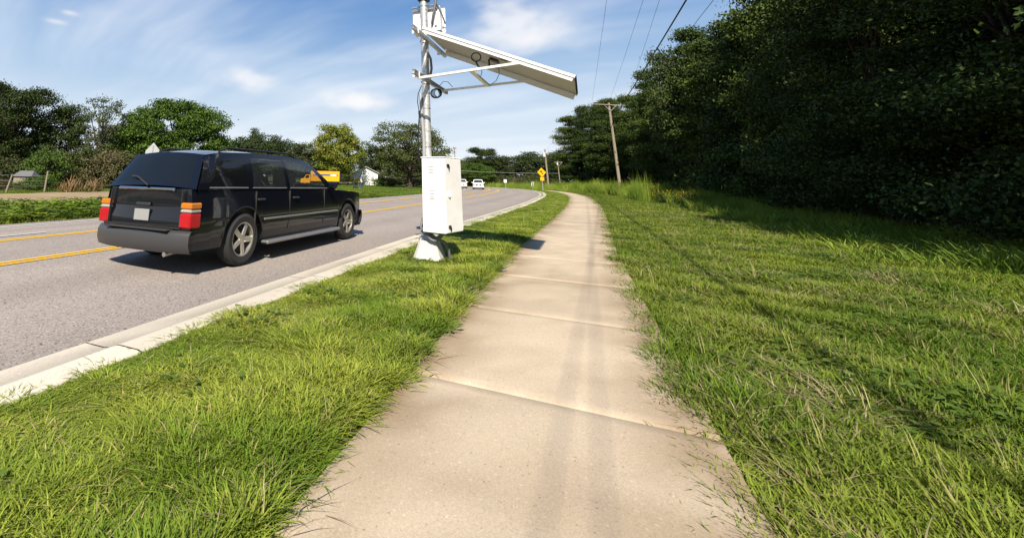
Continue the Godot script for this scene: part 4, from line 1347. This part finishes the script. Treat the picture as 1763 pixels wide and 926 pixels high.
	for x in [-3.3, 1.3]:
		for z in [-0.75, 0.75]:
			p = MB.new()
			p.lathe(Transform3D(Basis(Vector3.RIGHT, PI / 2), Vector3(x, 0.33, z)), [Vector2(0, -0.1), Vector2(0.3, -0.1), Vector2(0.33, 0), Vector2(0.3, 0.1), Vector2(0.17, 0.09), Vector2(0, 0.07)], 18)
			put("wheel", p.mesh(), M.rubber, o)
	person_mowing()

# a body as one skin: smooth union of tapered capsules, meshed as surface nets
func skin(bones: Array, cell: float, k: float) -> ArrayMesh:
	var lo := Vector3.ONE * 1e9
	var hi := -lo
	for b in bones:
		for i in 2:
			lo = lo.min(b[i] - Vector3.ONE * (b[2 + i] + 3 * cell)); hi = hi.max(b[i] + Vector3.ONE * (b[2 + i] + 3 * cell))
	var nx := int((hi.x - lo.x) / cell) + 2
	var ny := int((hi.y - lo.y) / cell) + 2
	var nzz := int((hi.z - lo.z) / cell) + 2
	var f := PackedFloat32Array()
	f.resize(nx * ny * nzz); f.fill(1.0)
	for b in bones:
		var A: Vector3 = b[0]
		var B: Vector3 = b[1]
		var pad: float = maxf(b[2], b[3]) + k + 2.0 * cell
		var l2 := (A.min(B) - Vector3.ONE * pad - lo) / cell
		var h2 := (A.max(B) + Vector3.ONE * pad - lo) / cell
		var AB := B - A
		for x in range(maxi(0, int(l2.x)), mini(nx, int(h2.x) + 1)):
			for y in range(maxi(0, int(l2.y)), mini(ny, int(h2.y) + 1)):
				for z in range(maxi(0, int(l2.z)), mini(nzz, int(h2.z) + 1)):
					var P := lo + Vector3(x, y, z) * cell
					var t := clampf((P - A).dot(AB) / maxf(AB.length_squared(), 1e-9), 0, 1)
					var d := (P - A - AB * t).length() - lerpf(b[2], b[3], t)
					var i := (x * ny + y) * nzz + z
					var e := f[i]
					var hh := clampf(0.5 + 0.5 * (e - d) / k, 0, 1)
					f[i] = lerpf(e, d, hh) - k * hh * (1.0 - hh)
	var at := {}
	var m := MB.new()
	for x in nx - 1:
		for y in ny - 1:
			for z in nzz - 1:
				var s := Vector3.ZERO
				var cnt := 0
				var vals := []
				for q in 8: vals.append(f[((x + (q & 1)) * ny + y + ((q >> 1) & 1)) * nzz + z + (q >> 2)])
				for ed in [[0, 1], [2, 3], [4, 5], [6, 7], [0, 2], [1, 3], [4, 6], [5, 7], [0, 4], [1, 5], [2, 6], [3, 7]]:
					var va: float = vals[ed[0]]
					var vb: float = vals[ed[1]]
					if (va < 0) != (vb < 0):
						var t := va / (va - vb)
						var ca := Vector3(ed[0] & 1, (ed[0] >> 1) & 1, ed[0] >> 2)
						var cb := Vector3(ed[1] & 1, (ed[1] >> 1) & 1, ed[1] >> 2)
						s += ca.lerp(cb, t); cnt += 1
				if cnt: at[Vector3i(x, y, z)] = lo + (Vector3(x, y, z) + s / cnt) * cell
	for c in at:
		for ax in 3:
			var o := Vector3i.ZERO; o[ax] = 1
			var u := Vector3i.ZERO; u[(ax + 1) % 3] = 1
			var w := Vector3i.ZERO; w[(ax + 2) % 3] = 1
			if not (at.has(c - u) and at.has(c - w) and at.has(c - u - w)): continue
			var i0: int = (c.x * ny + c.y) * nzz + c.z
			var c2: Vector3i = c + o
			var i1 := (c2.x * ny + c2.y) * nzz + c2.z
			if (f[i0] < 0) == (f[i1] < 0): continue
			if f[i0] < 0: m.quad(at[c - u - w], at[c - w], at[c], at[c - u])
			else: m.quad(at[c - u - w], at[c - u], at[c], at[c - w])
	return m.mesh()

func person_mowing() -> void:
	# faces left (-x) and leans a little on the mower's handle
	var o := base("person", W(1.95, -0.02, 58.0), "person in a pale shirt, grey cap and blue jeans walking behind a black lawn mower", "person")
	o.scale = Vector3.ONE * 0.84
	var hip := Vector3(0, 0.93, 0)
	var chest := Vector3(-0.08, 1.32, 0)
	var neck := Vector3(-0.10, 1.47, 0)
	var torso := [[hip + Vector3(0, 0.02, 0), chest, 0.135, 0.15], [chest + Vector3(0, 0.06, -0.13), chest + Vector3(0, 0.06, 0.13), 0.085, 0.085], [hip + Vector3(0, 0.05, -0.06), hip + Vector3(0, 0.05, 0.06), 0.12, 0.12]]
	var legs := [[hip + Vector3(0, -0.02, 0.09), Vector3(-0.20, 0.50, 0.10), 0.095, 0.065], [Vector3(-0.20, 0.50, 0.10), Vector3(-0.22, 0.09, 0.10), 0.062, 0.045], [hip + Vector3(0, -0.02, -0.09), Vector3(0.06, 0.50, -0.10), 0.095, 0.065], [Vector3(0.06, 0.50, -0.10), Vector3(0.30, 0.13, -0.10), 0.062, 0.045], [hip + Vector3(0, 0.04, -0.06), hip + Vector3(0, 0.04, 0.06), 0.125, 0.125]]
	var skinned := [[neck - Vector3(0, 0.06, 0), neck + Vector3(-0.01, 0.06, 0), 0.055, 0.055], [neck + Vector3(-0.02, 0.17, 0), neck + Vector3(-0.03, 0.22, 0), 0.088, 0.092], [neck + Vector3(-0.045, 0.10, 0), neck + Vector3(-0.05, 0.13, 0), 0.05, 0.06], [neck + Vector3(-0.11, 0.165, 0), neck + Vector3(-0.125, 0.145, 0), 0.014, 0.016]]
	var sleeves := []
	var arms := []
	for sg in [-1.0, 1.0]:
		var sh := chest + Vector3(-0.01, 0.07, sg * 0.20)
		var el := Vector3(-0.16, 1.12, sg * 0.24)
		var wr := Vector3(-0.40, 1.03, sg * 0.20)
		sleeves.append([sh, sh.lerp(el, 0.7), 0.062, 0.058])
		arms.append([sh.lerp(el, 0.5), el, 0.045, 0.04]); arms.append([el, wr, 0.038, 0.028]); arms.append([wr, wr + Vector3(-0.06, 0, 0), 0.032, 0.036])
		for q in 5:
			var z := (q - 2) * 0.017
			var r0 := wr + Vector3(-0.07, 0.005, z) if q < 4 else wr + Vector3(-0.03, 0.0, sg * -0.035)
			var r1 := r0 + (Vector3(-0.035, -0.012, 0) if q < 4 else Vector3(-0.03, -0.02, 0))
			arms.append([r0, r1, 0.010, 0.009]); arms.append([r1, r1 + Vector3(0.0, -0.035, 0), 0.009, 0.008])
	put("body", skin(skinned + arms, 0.016, 0.02), mat(Color(0.42, 0.25, 0.17), 0.6), o)
	put("shirt", skin(torso + sleeves, 0.02, 0.05), mat(Color(0.62, 0.62, 0.60), 0.9), o)
	put("jeans", skin(legs, 0.02, 0.04), mat(Color(0.04, 0.075, 0.16), 0.9), o)
	put("shoe", skin([[Vector3(-0.21, 0.05, 0.10), Vector3(-0.38, 0.035, 0.10), 0.05, 0.04]], 0.016, 0.02), M.black, o)
	put("shoe", skin([[Vector3(0.31, 0.09, -0.10), Vector3(0.19, 0.03, -0.10), 0.05, 0.04]], 0.016, 0.02), M.black, o)
	var cap := MB.new()
	cap.lathe(Transform3D(Basis(), neck + Vector3(-0.03, 0.21, 0)), [Vector2(0.105, 0.0), Vector2(0.10, 0.06), Vector2(0.07, 0.10), Vector2(0.0, 0.115)], 16)
	cap.box(Transform3D(Basis(), neck + Vector3(-0.16, 0.215, 0)), Vector3(0.12, 0.012, 0.14), 0.004)
	put("cap", cap.mesh(), mat(Color(0.12, 0.12, 0.125), 0.8), o)
	var w := base("lawn_mower", W(1.15, -0.02, 58.0), "black lawn mower being pushed across the far lawn", "lawn mower")
	w.scale = Vector3.ONE * 0.84
	var m := MB.new()
	m.box(Transform3D(Basis(), Vector3(0, 0.24, 0)), Vector3(0.75, 0.16, 0.5), 0.05)
	put("deck", m.mesh(), M.black, w)
	m = MB.new()
	m.lathe(Transform3D(Basis(), Vector3(-0.05, 0.32, 0)), [Vector2(0.19, 0), Vector2(0.18, 0.14), Vector2(0.1, 0.2), Vector2(0, 0.2)], 16)
	put("motor", m.mesh(), M.black, w)
	for x in [-0.3, 0.3]:
		for z in [-0.27, 0.27]:
			m = MB.new()
			m.lathe(Transform3D(Basis(Vector3.RIGHT, PI / 2), Vector3(x, 0.12, z)), [Vector2(0, -0.03), Vector2(0.12, -0.03), Vector2(0.12, 0.03), Vector2(0, 0.03)], 14)
			put("wheel", m.mesh(), M.rubber, w)
	m = MB.new()
	m.tube([Vector3(0.3, 0.3, -0.2), Vector3(0.5, 1.03, -0.2), Vector3(0.5, 1.03, 0.2), Vector3(0.3, 0.3, 0.2)], [0.014], 8)
	put("handle", m.mesh(), M.black, w)

# ------------------------------------------------------------------ the pole, its cabinet and its solar panel
func enclosure() -> void:
	var P := Vector2(1.547, 8.62)
	var u := Vector2(0.885, -0.466)                             # away from the road
	var vv := Vector2(0.466, 0.885)                             # along the road
	var at := func(a: float, b: float, y: float) -> Vector3:
		var q := P + u * a + vv * b
		return Vector3(q.x, y, -q.y)
	var B := Basis(Vector3(u.x, 0, -u.y), Vector3.UP, Vector3(-vv.x, 0, vv.y))   # local x away from road, z back along it
	# concrete foot
	var m := MB.new()
	var g := []
	for q in [[0.255, -0.1], [0.25, 0.0], [0.243, 0.04], [0.155, 0.30], [0.145, 0.318], [0.13, 0.326]]:
		g.append(q)
	var foot := base("concrete_base", at.call(0.03, -0.12, 0.02), "tapered pale concrete footing in the grass under the cabinet", "footing")
	foot.basis = B
	m.col = Color(0.60, 0.585, 0.55)
	var oct := func(a: float, y: float, k: int) -> Vector3:      # eight corners of a square with cut corners
		var c := a * 0.72
		var q: Array = [[a, c], [c, a], [-c, a], [-a, c], [-a, -c], [-c, -a], [c, -a], [a, -c]][k % 8]
		return Vector3(q[0], y, -q[1])
	for k in g.size() - 1:
		for e in 8:
			m.quad(oct.call(g[k][0], g[k][1], e), oct.call(g[k][0], g[k][1], e + 1), oct.call(g[k + 1][0], g[k + 1][1], e + 1), oct.call(g[k + 1][0], g[k + 1][1], e))
	for e in range(1, 7):
		m.tri(oct.call(g[-1][0], g[-1][1], 0), oct.call(g[-1][0], g[-1][1], e), oct.call(g[-1][0], g[-1][1], e + 1))
	put("block", m.mesh(), M.concrete, foot)
	m = MB.new()
	m.box(Transform3D(Basis(), Vector3(-0.02, 0.333, -0.06)), Vector3(0.20, 0.014, 0.20), 0.003)
	put("base_plate", m.mesh(), M.galv, foot)
	for x in [-0.1, 0.1]:
		for z in [-0.1, 0.1]:
			m = MB.new()
			m.lathe(Transform3D(Basis(), Vector3(x * 0.8 - 0.02, 0.34, z * 0.8 - 0.06)), [Vector2(0.018, 0), Vector2(0.018, 0.022), Vector2(0.009, 0.024), Vector2(0.009, 0.05), Vector2(0, 0.05)], 6)
			put("bolt", m.mesh(), M.steel, foot)
	# pole
	var pole := base("steel_pole", at.call(0, 0, 0.365), "tall galvanised steel pole carrying the cabinet and the solar panel", "pole")
	pole.basis = B
	m = MB.new()
	m.lathe(Transform3D(), [Vector2(0.078, 0.0), Vector2(0.076, 5.6), Vector2(0.06, 5.62), Vector2(0, 5.63)], 28)
	put("tube", m.mesh(), M.galv, pole)
	for y in [1.62, 2.36, 2.66, 3.5, 3.8, 4.5]:
		m = MB.new()
		m.lathe(Transform3D(Basis(), Vector3(0, y, 0)), [Vector2(0.077, 0), Vector2(0.083, 0.001), Vector2(0.083, 0.019), Vector2(0.077, 0.02)], 28)
		put("band", m.mesh(), M.steel, pole)
	m = MB.new()
	m.tube([Vector3(-0.04, 1.3, 0.1), Vector3(-0.035, 1.75, 0.098), Vector3(-0.06, 2.2, 0.09), Vector3(-0.085, 2.5, 0.07), Vector3(-0.10, 2.66, 0.05)], [0.03], 10)
	put("conduit", m.mesh(), mat(Color(0.30, 0.30, 0.31), 0.5), pole)
	m = MB.new()
	m.tube([Vector3(-0.075, 2.02, 0.085), Vector3(-0.1, 2.18, 0.07), Vector3(-0.115, 2.32, 0.06)], [0.034], 10)
	put("sleeve", m.mesh(), M.conduit, pole)
	m = MB.new()
	m.tube([Vector3(0.07, 2.85, 0.06), Vector3(0.12, 2.98, 0.08), Vector3(0.155, 3.15, 0.09), Vector3(0.14, 3.35, 0.085), Vector3(0.08, 3.48, 0.07)], [0.024], 10)
	put("conduit", m.mesh(), M.conduit, pole)
	for q in [[0.012, [Vector3(-0.12, 2.3, 0.06), Vector3(-0.15, 2.0, 0.06), Vector3(-0.165, 1.7, 0.05), Vector3(-0.16, 1.5, 0.03), Vector3(-0.17, 1.30, 0.0)]], [0.008, [Vector3(-0.06, 2.82, 0.09), Vector3(-0.14, 2.66, 0.07), Vector3(-0.16, 2.5, 0.06), Vector3(-0.13, 2.32, 0.06)]]]:
		m = MB.new()
		m.tube(q[1], [q[0]], 6)
		put("cable", m.mesh(), M.wire, pole)
	# a camera-less bracket just above the frame, end of the pole
	m = MB.new()
	m.box(Transform3D(Basis(), Vector3(0, 4.70, 0)), Vector3(0.22, 0.16, 0.20), 0.02)
	put("clamp", m.mesh(), M.trim, pole)
	# junction box behind the pole's top
	var bx := base("pole_box", at.call(0.005, 0.225, 4.63), "white box on the far side of the pole's top", "box")
	bx.basis = B
	m = MB.new()
	m.box(Transform3D(), Vector3(0.59, 0.545, 0.20), 0.012)
	put("housing", m.mesh(), M.white_coat, bx)
	m = MB.new()
	m.box(Transform3D(Basis(), Vector3(0.02, 0, -0.125)), Vector3(0.66, 0.56, 0.05), 0.01)
	put("lid", m.mesh(), M.white_coat, bx)
	for y in [0.21, 0.29]:
		m = MB.new()
		m.box(Transform3D(Basis(), Vector3(-0.02, y, 0.13)), Vector3(0.56, 0.028, 0.04), 0.006)
		put("mounting_rail", m.mesh(), M.steel, bx)
	m = MB.new()
	m.lathe(Transform3D(Basis(Vector3.RIGHT, PI / 2), Vector3(0.205, -0.17, 0.098)), [Vector2(0.022, 0), Vector2(0.02, 0.014), Vector2(0, 0.015)], 12)
	put("plug", m.mesh(), M.black, bx)
	m = MB.new()
	m.tube([Vector3(0.135, -0.13, 0.11), Vector3(0.14, -0.12, 0.15), Vector3(0.17, 0.0, 0.19), Vector3(0.22, 0.2, 0.2), Vector3(0.25, 0.5, 0.16)], [0.026], 10)
	put("conduit", m.mesh(), M.conduit, bx)
	m = MB.new()
	m.tube([Vector3(0.23, 0.29, 0.10), Vector3(0.27, 0.26, 0.12), Vector3(0.32, 0.12, 0.11), Vector3(0.355, -0.02, 0.04), Vector3(0.36, -0.1, -0.04)], [0.016], 8)
	put("conduit", m.mesh(), M.conduit, bx)
	# cabinet
	var near := Vector2(1.70, 7.95)
	var rd := Vector2(0.64, 0.768)
	var ld := Vector2(-0.768, 0.64)
	var ctr := near + rd * 0.32 + ld * 0.219
	var cab := base("equipment_cabinet", W(ctr.x, 0.50, ctr.y), "tall white metal cabinet with two louvre sets and black latches, fixed to the pole", "cabinet")
	var CB := Basis(Vector3(-ld.x, 0, ld.y), Vector3.UP, Vector3(-rd.x, 0, rd.y))   # x towards the near-right, z towards the camera
	cab.basis = CB
	var w2 := 0.219
	var d2 := 0.32
	var H := 1.272
	m = MB.new()
	m.box(Transform3D(Basis(), Vector3(0, H / 2, 0)), Vector3(w2 * 2, H, d2 * 2), 0.008)
	put("shell", m.mesh(), M.white_coat, cab)
	m = MB.new()
	m.box(Transform3D(Basis(), Vector3(0.0, H + 0.004, 0.0)), Vector3(w2 * 2 + 0.03, 0.02, d2 * 2 + 0.03), 0.006)
	put("roof", m.mesh(), M.white_coat, cab)
	m = MB.new()
	m.box(Transform3D(Basis(), Vector3(w2 + 0.011, H / 2 - 0.005, 0)), Vector3(0.022, H - 0.03, d2 * 2 - 0.006), 0.007)
	var door := put("door", m.mesh(), M.white_coat, cab)
	for y in [0.11, 1.135]:
		m = MB.new()
		m.box(Transform3D(Basis(), Vector3(w2 + 0.030, y, d2 - 0.115)), Vector3(0.022, 0.05, 0.085), 0.008)
		m.box(Transform3D(Basis(), Vector3(w2 + 0.042, y - 0.035, d2 - 0.135)), Vector3(0.022, 0.06, 0.03), 0.008)
		put("latch", m.mesh(), M.black, door)
	m = MB.new()
	m.lathe(Transform3D(Basis(Vector3.BACK, -PI / 2), Vector3(w2 + 0.022, 0.64, d2 - 0.13)), [Vector2(0.055, 0), Vector2(0.055, 0.012), Vector2(0.045, 0.018), Vector2(0.04, 0.012), Vector2(0, 0.012)], 24)
	m.box(Transform3D(Basis(), Vector3(w2 + 0.045, 0.64, d2 - 0.13)), Vector3(0.02, 0.075, 0.018), 0.006)
	put("handle", m.mesh(), M.white_coat, door)
	for y0 in [1.01, 0.575]:
		for k in 6:
			m = MB.new()
			m.box(Transform3D(Basis(Vector3.RIGHT, 0.5), Vector3(-0.02, y0 + k * 0.027, d2 + 0.004)), Vector3(0.105, 0.013, 0.012), 0.004)
			put("louvre", m.mesh(), M.white_coat, cab)
			m = MB.new()
			m.box(Transform3D(Basis(), Vector3(-0.02, y0 + k * 0.027 - 0.0105, d2 + 0.001)), Vector3(0.10, 0.009, 0.004))
			put("louvre_slot", m.mesh(), M.slot, cab)
	for y in [0.09, 0.365]:
		m = MB.new()
		m.lathe(Transform3D(Basis(Vector3.RIGHT, PI / 2), Vector3(-0.09, y, d2)), [Vector2(0.012, 0), Vector2(0.01, 0.005), Vector2(0, 0.006)], 10)
		put("screw", m.mesh(), M.steel, cab)
	for y in [0.25, 1.05]:
		m = MB.new()
		m.box(Transform3D(Basis(), Vector3(-0.235, y, -d2 + 0.16)), Vector3(0.09, 0.05, 0.12), 0.004)
		put("bracket", m.mesh(), M.galv, cab)
	# thick conduits looping out of the cabinet's floor into the foot
	var cl := base("conduit_loop", at.call(0, 0, 0), "dark flexible conduits looping from the cabinet's underside to the footing", "conduit")
	for q in [[-0.02, -0.36, 0.025, 0.10], [0.03, -0.34, 0.022, 0.25], [0.07, -0.31, 0.020, 0.5]]:
		m = MB.new()
		var a0: Vector3 = at.call(q[0], q[1], 0.56) - cl.position
		var e0: Vector3 = at.call(0.40 - q[3] * 0.12, q[1] + 0.06, 0.55) - cl.position
		var pts := []
		for k in 11:
			var t := k / 10.0
			pts.append(a0.lerp(e0, t) - Vector3(0, sin(t * PI) * (0.21 - q[3] * 0.12), 0))
		m.tube(pts, [q[2]], 10)
		put("conduit", m.mesh(), M.conduit, cl)
	m = MB.new()
	m.tube([at.call(0.2, -0.3, 0.40) - cl.position, at.call(0.33, -0.2, 0.33) - cl.position, at.call(0.37, -0.1, 0.2) - cl.position, at.call(0.38, -0.05, 0.02) - cl.position], [0.026], 10)
	put("conduit", m.mesh(), M.conduit, cl)
	m = MB.new()
	m.tube([at.call(-0.06, -0.2, 0.72) - cl.position, at.call(-0.075, -0.26, 0.56) - cl.position, at.call(-0.03, -0.33, 0.42) - cl.position], [0.016], 8)
	put("conduit", m.mesh(), M.conduit, cl)
	# solar panel on its frame
	var sp := base("solar_panel", at.call(0, 0, 3.0), "long solar panel tilted down away from the pole, seen from below on two arms", "solar panel")
	sp.basis = B
	for y in [0.265, 1.115]:                                     # cross rails, one behind each arm root
		m = MB.new()
		for k in [-1.0, 1.0]:
			m.box(Transform3D(Basis(), Vector3(0.085 + 0.0, y + k * 0.036, -0.12)), Vector3(0.055, 0.010, 2.22))
			m.box(Transform3D(Basis(), Vector3(0.085 + k * 0.0, y + k * 0.031, -0.12)), Vector3(0.042, 0.004, 2.21))
		m.box(Transform3D(Basis(), Vector3(0.110, y, -0.12)), Vector3(0.008, 0.062, 2.22))
		put("cross_rail", m.mesh(), M.steel, sp)
		for z in [-0.14, 0.14]:
			m = MB.new()
			m.tube([Vector3(0.09, y, z), Vector3(-0.05, y, z * 0.75), Vector3(-0.095, y, 0.0)], [0.009], 6)
			put("u_bolt", m.mesh(), M.steel, sp)
		m = MB.new()
		m.box(Transform3D(Basis(), Vector3(0.06, y - 0.01, 0.745)), Vector3(0.14, 0.10, 0.012), 0.003)
		m.box(Transform3D(Basis(), Vector3(0.06, y - 0.01, -0.905)), Vector3(0.14, 0.10, 0.012), 0.003)
		put("corner_plate", m.mesh(), M.alu, sp)
	var arm_out := [1.84, 1.93]
	for k in 2:
		var z: float = [0.715, -0.87][k]
		m = MB.new()
		var A := Vector3(0.08, 0.195 if k == 0 else 0.245, z)
		var C := Vector3(arm_out[k], 0.30 if k == 0 else 0.325, z)
		var dd := C - A
		m.box(Transform3D(Basis(Vector3.BACK, atan2(dd.y, dd.x)), (A + C) / 2), Vector3(dd.length(), 0.045, 0.045), 0.004)
		put("arm", m.mesh(), M.alu, sp)
	m = MB.new()
	var c0 := Vector3(1.06, 0.235, 0.70)
	var c1 := Vector3(1.06, 0.275, -0.86)
	var cd := c1 - c0
	m.box(Transform3D(Basis.looking_at(cd, Vector3.UP), (c0 + c1) / 2), Vector3(0.07, 0.045, cd.length()), 0.004)
	put("cross_brace", m.mesh(), M.alu, sp)
	# the module: local t runs down the slope
	var inner := Vector3(0.20, 1.16, -0.08)
	var outer := Vector3(2.66, 0.0, -0.08)
	var sl := outer - inner
	var tb := Basis(Vector3.BACK, atan2(sl.y, sl.x))
	var mod := Transform3D(tb, (inner + outer) / 2)
	var Lp := sl.length()
	m = MB.new()
	m.box(mod * Transform3D(Basis(), Vector3(0, 0.0, 0)), Vector3(Lp - 0.02, 0.008, 1.58))
	put("backsheet", m.mesh(), M.backsheet, sp)
	for q in [[0.8, 1.0], [-0.8, 1.0]]:                          # long frame rails with an inner lip
		m = MB.new()
		m.box(mod * Transform3D(Basis(), Vector3(0, -0.002, q[0])), Vector3(Lp, 0.046, 0.014), 0.002)
		m.box(mod * Transform3D(Basis(), Vector3(0, -0.034, q[0] - signf(q[0]) * 0.028)), Vector3(Lp - 0.02, 0.018, 0.030), 0.001)
		var deep := 0.046 if q[0] > 0 else 0.085
		m.box(mod * Transform3D(Basis(), Vector3(0.0, -0.043 - deep / 2, q[0] - signf(q[0]) * 0.012)), Vector3(Lp - 0.04, deep, 0.012), 0.002)
		m.box(mod * Transform3D(Basis(), Vector3(0.0, -0.043 - deep + 0.004, q[0] - signf(q[0]) * 0.004)), Vector3(Lp - 0.04, 0.010, 0.03), 0.002)
		put("long_frame", m.mesh(), M.alu, sp)
	for q in [1.0, -1.0]:
		m = MB.new()
		m.box(mod * Transform3D(Basis(), Vector3(q * (Lp / 2 + 0.004), -0.008, 0)), Vector3(0.012, 0.058, 1.61), 0.002)
		put("end_frame", m.mesh(), M.black if q > 0 else M.alu, sp)
	for ix in 12:                                                # the cells on the sunny side
		for iz in 6:
			m = MB.new()
			m.box(mod * Transform3D(Basis(), Vector3((ix - 5.5) * Lp / 12.25, 0.0075, (iz - 2.5) * 0.262)), Vector3(Lp / 12.6, 0.003, 0.255))
			put("cell", m.mesh(), M.cells, sp)
	m = MB.new()
	m.box(mod * Transform3D(Basis(), Vector3(-0.10, -0.03, -0.02)), Vector3(0.16, 0.035, 0.22), 0.01)
	var jb := put("terminal_box", m.mesh(), M.black, sp)
	m = MB.new()
	m.box(mod * Transform3D(Basis(), Vector3(0.12, -0.012, 0.26)), Vector3(0.14, 0.014, 0.05), 0.003)
	put("label_plate", m.mesh(), M.black, sp)
	# cable ring and tails under the panel
	m = MB.new()
	var rc: Vector3 = Vector3(1.05, 0.69, 0.2)
	var ring := []
	for k in 25:
		var an := TAU * k / 24.0
		ring.append(rc + Vector3(cos(an) * 0.085, -0.07 + sin(an) * 0.075, sin(an) * 0.03))
	m.tube(ring, [0.0115], 8)
	m.tube([rc + Vector3(-0.01, -0.15, 0), rc + Vector3(0.035, -0.26, 0.01)], [0.016], 8)
	put("cable_ring", m.mesh(), M.black, sp)
	m = MB.new()
	m.tube([mod * Vector3(-0.20, -0.04, 0.0), mod * Vector3(-0.18, -0.08, 0.0), mod * Vector3(-0.13, -0.19, 0.01)], [0.017], 8)
	put("connector", m.mesh(), M.black, sp)
	m = MB.new()
	m.tube([mod * Vector3(-0.13, -0.18, 0.0), Vector3(1.36, 0.50, -0.35), Vector3(1.34, 0.42, -0.5), Vector3(1.24, 0.33, -0.7), Vector3(1.12, 0.29, -0.82)], [0.006], 6)
	m.tube([rc + Vector3(0.035, -0.25, 0.01), Vector3(1.13, 0.40, 0.18), Vector3(1.13, 0.32, 0.15), Vector3(1.09, 0.26, 0.1)], [0.006], 6)
	put("thin_cable", m.mesh(), M.wire, sp)
	m = MB.new()
	m.tube([Vector3(0.10, 0.29, -0.6), Vector3(0.17, 0.40, -0.68), Vector3(0.25, 0.40, -0.76), Vector3(0.32, 0.30, -0.85)], [0.006], 6)
	put("thin_cable", m.mesh(), M.wire, sp)
	# coil of spare cable hanging from the lower rail
	var co := base("cable_coil", at.call(0.12, 0.30, 2.985), "coil of spare black cable hanging under the lower cross rail beside the pole", "cable")
	for k in 5:
		m = MB.new()
		var pts := []
		var ra := 0.085 + rng.randf_range(-0.012, 0.015)
		for j in 21:
			var an := TAU * j / 20.0
			pts.append(Vector3(cos(an) * ra + k * 0.013 - 0.02, 0.10 + sin(an) * ra * 1.1, (k - 2) * 0.016 + cos(an + k) * 0.012))
		m.tube(pts, [0.0075], 6)
		put("loop", m.mesh(), M.wire, co)
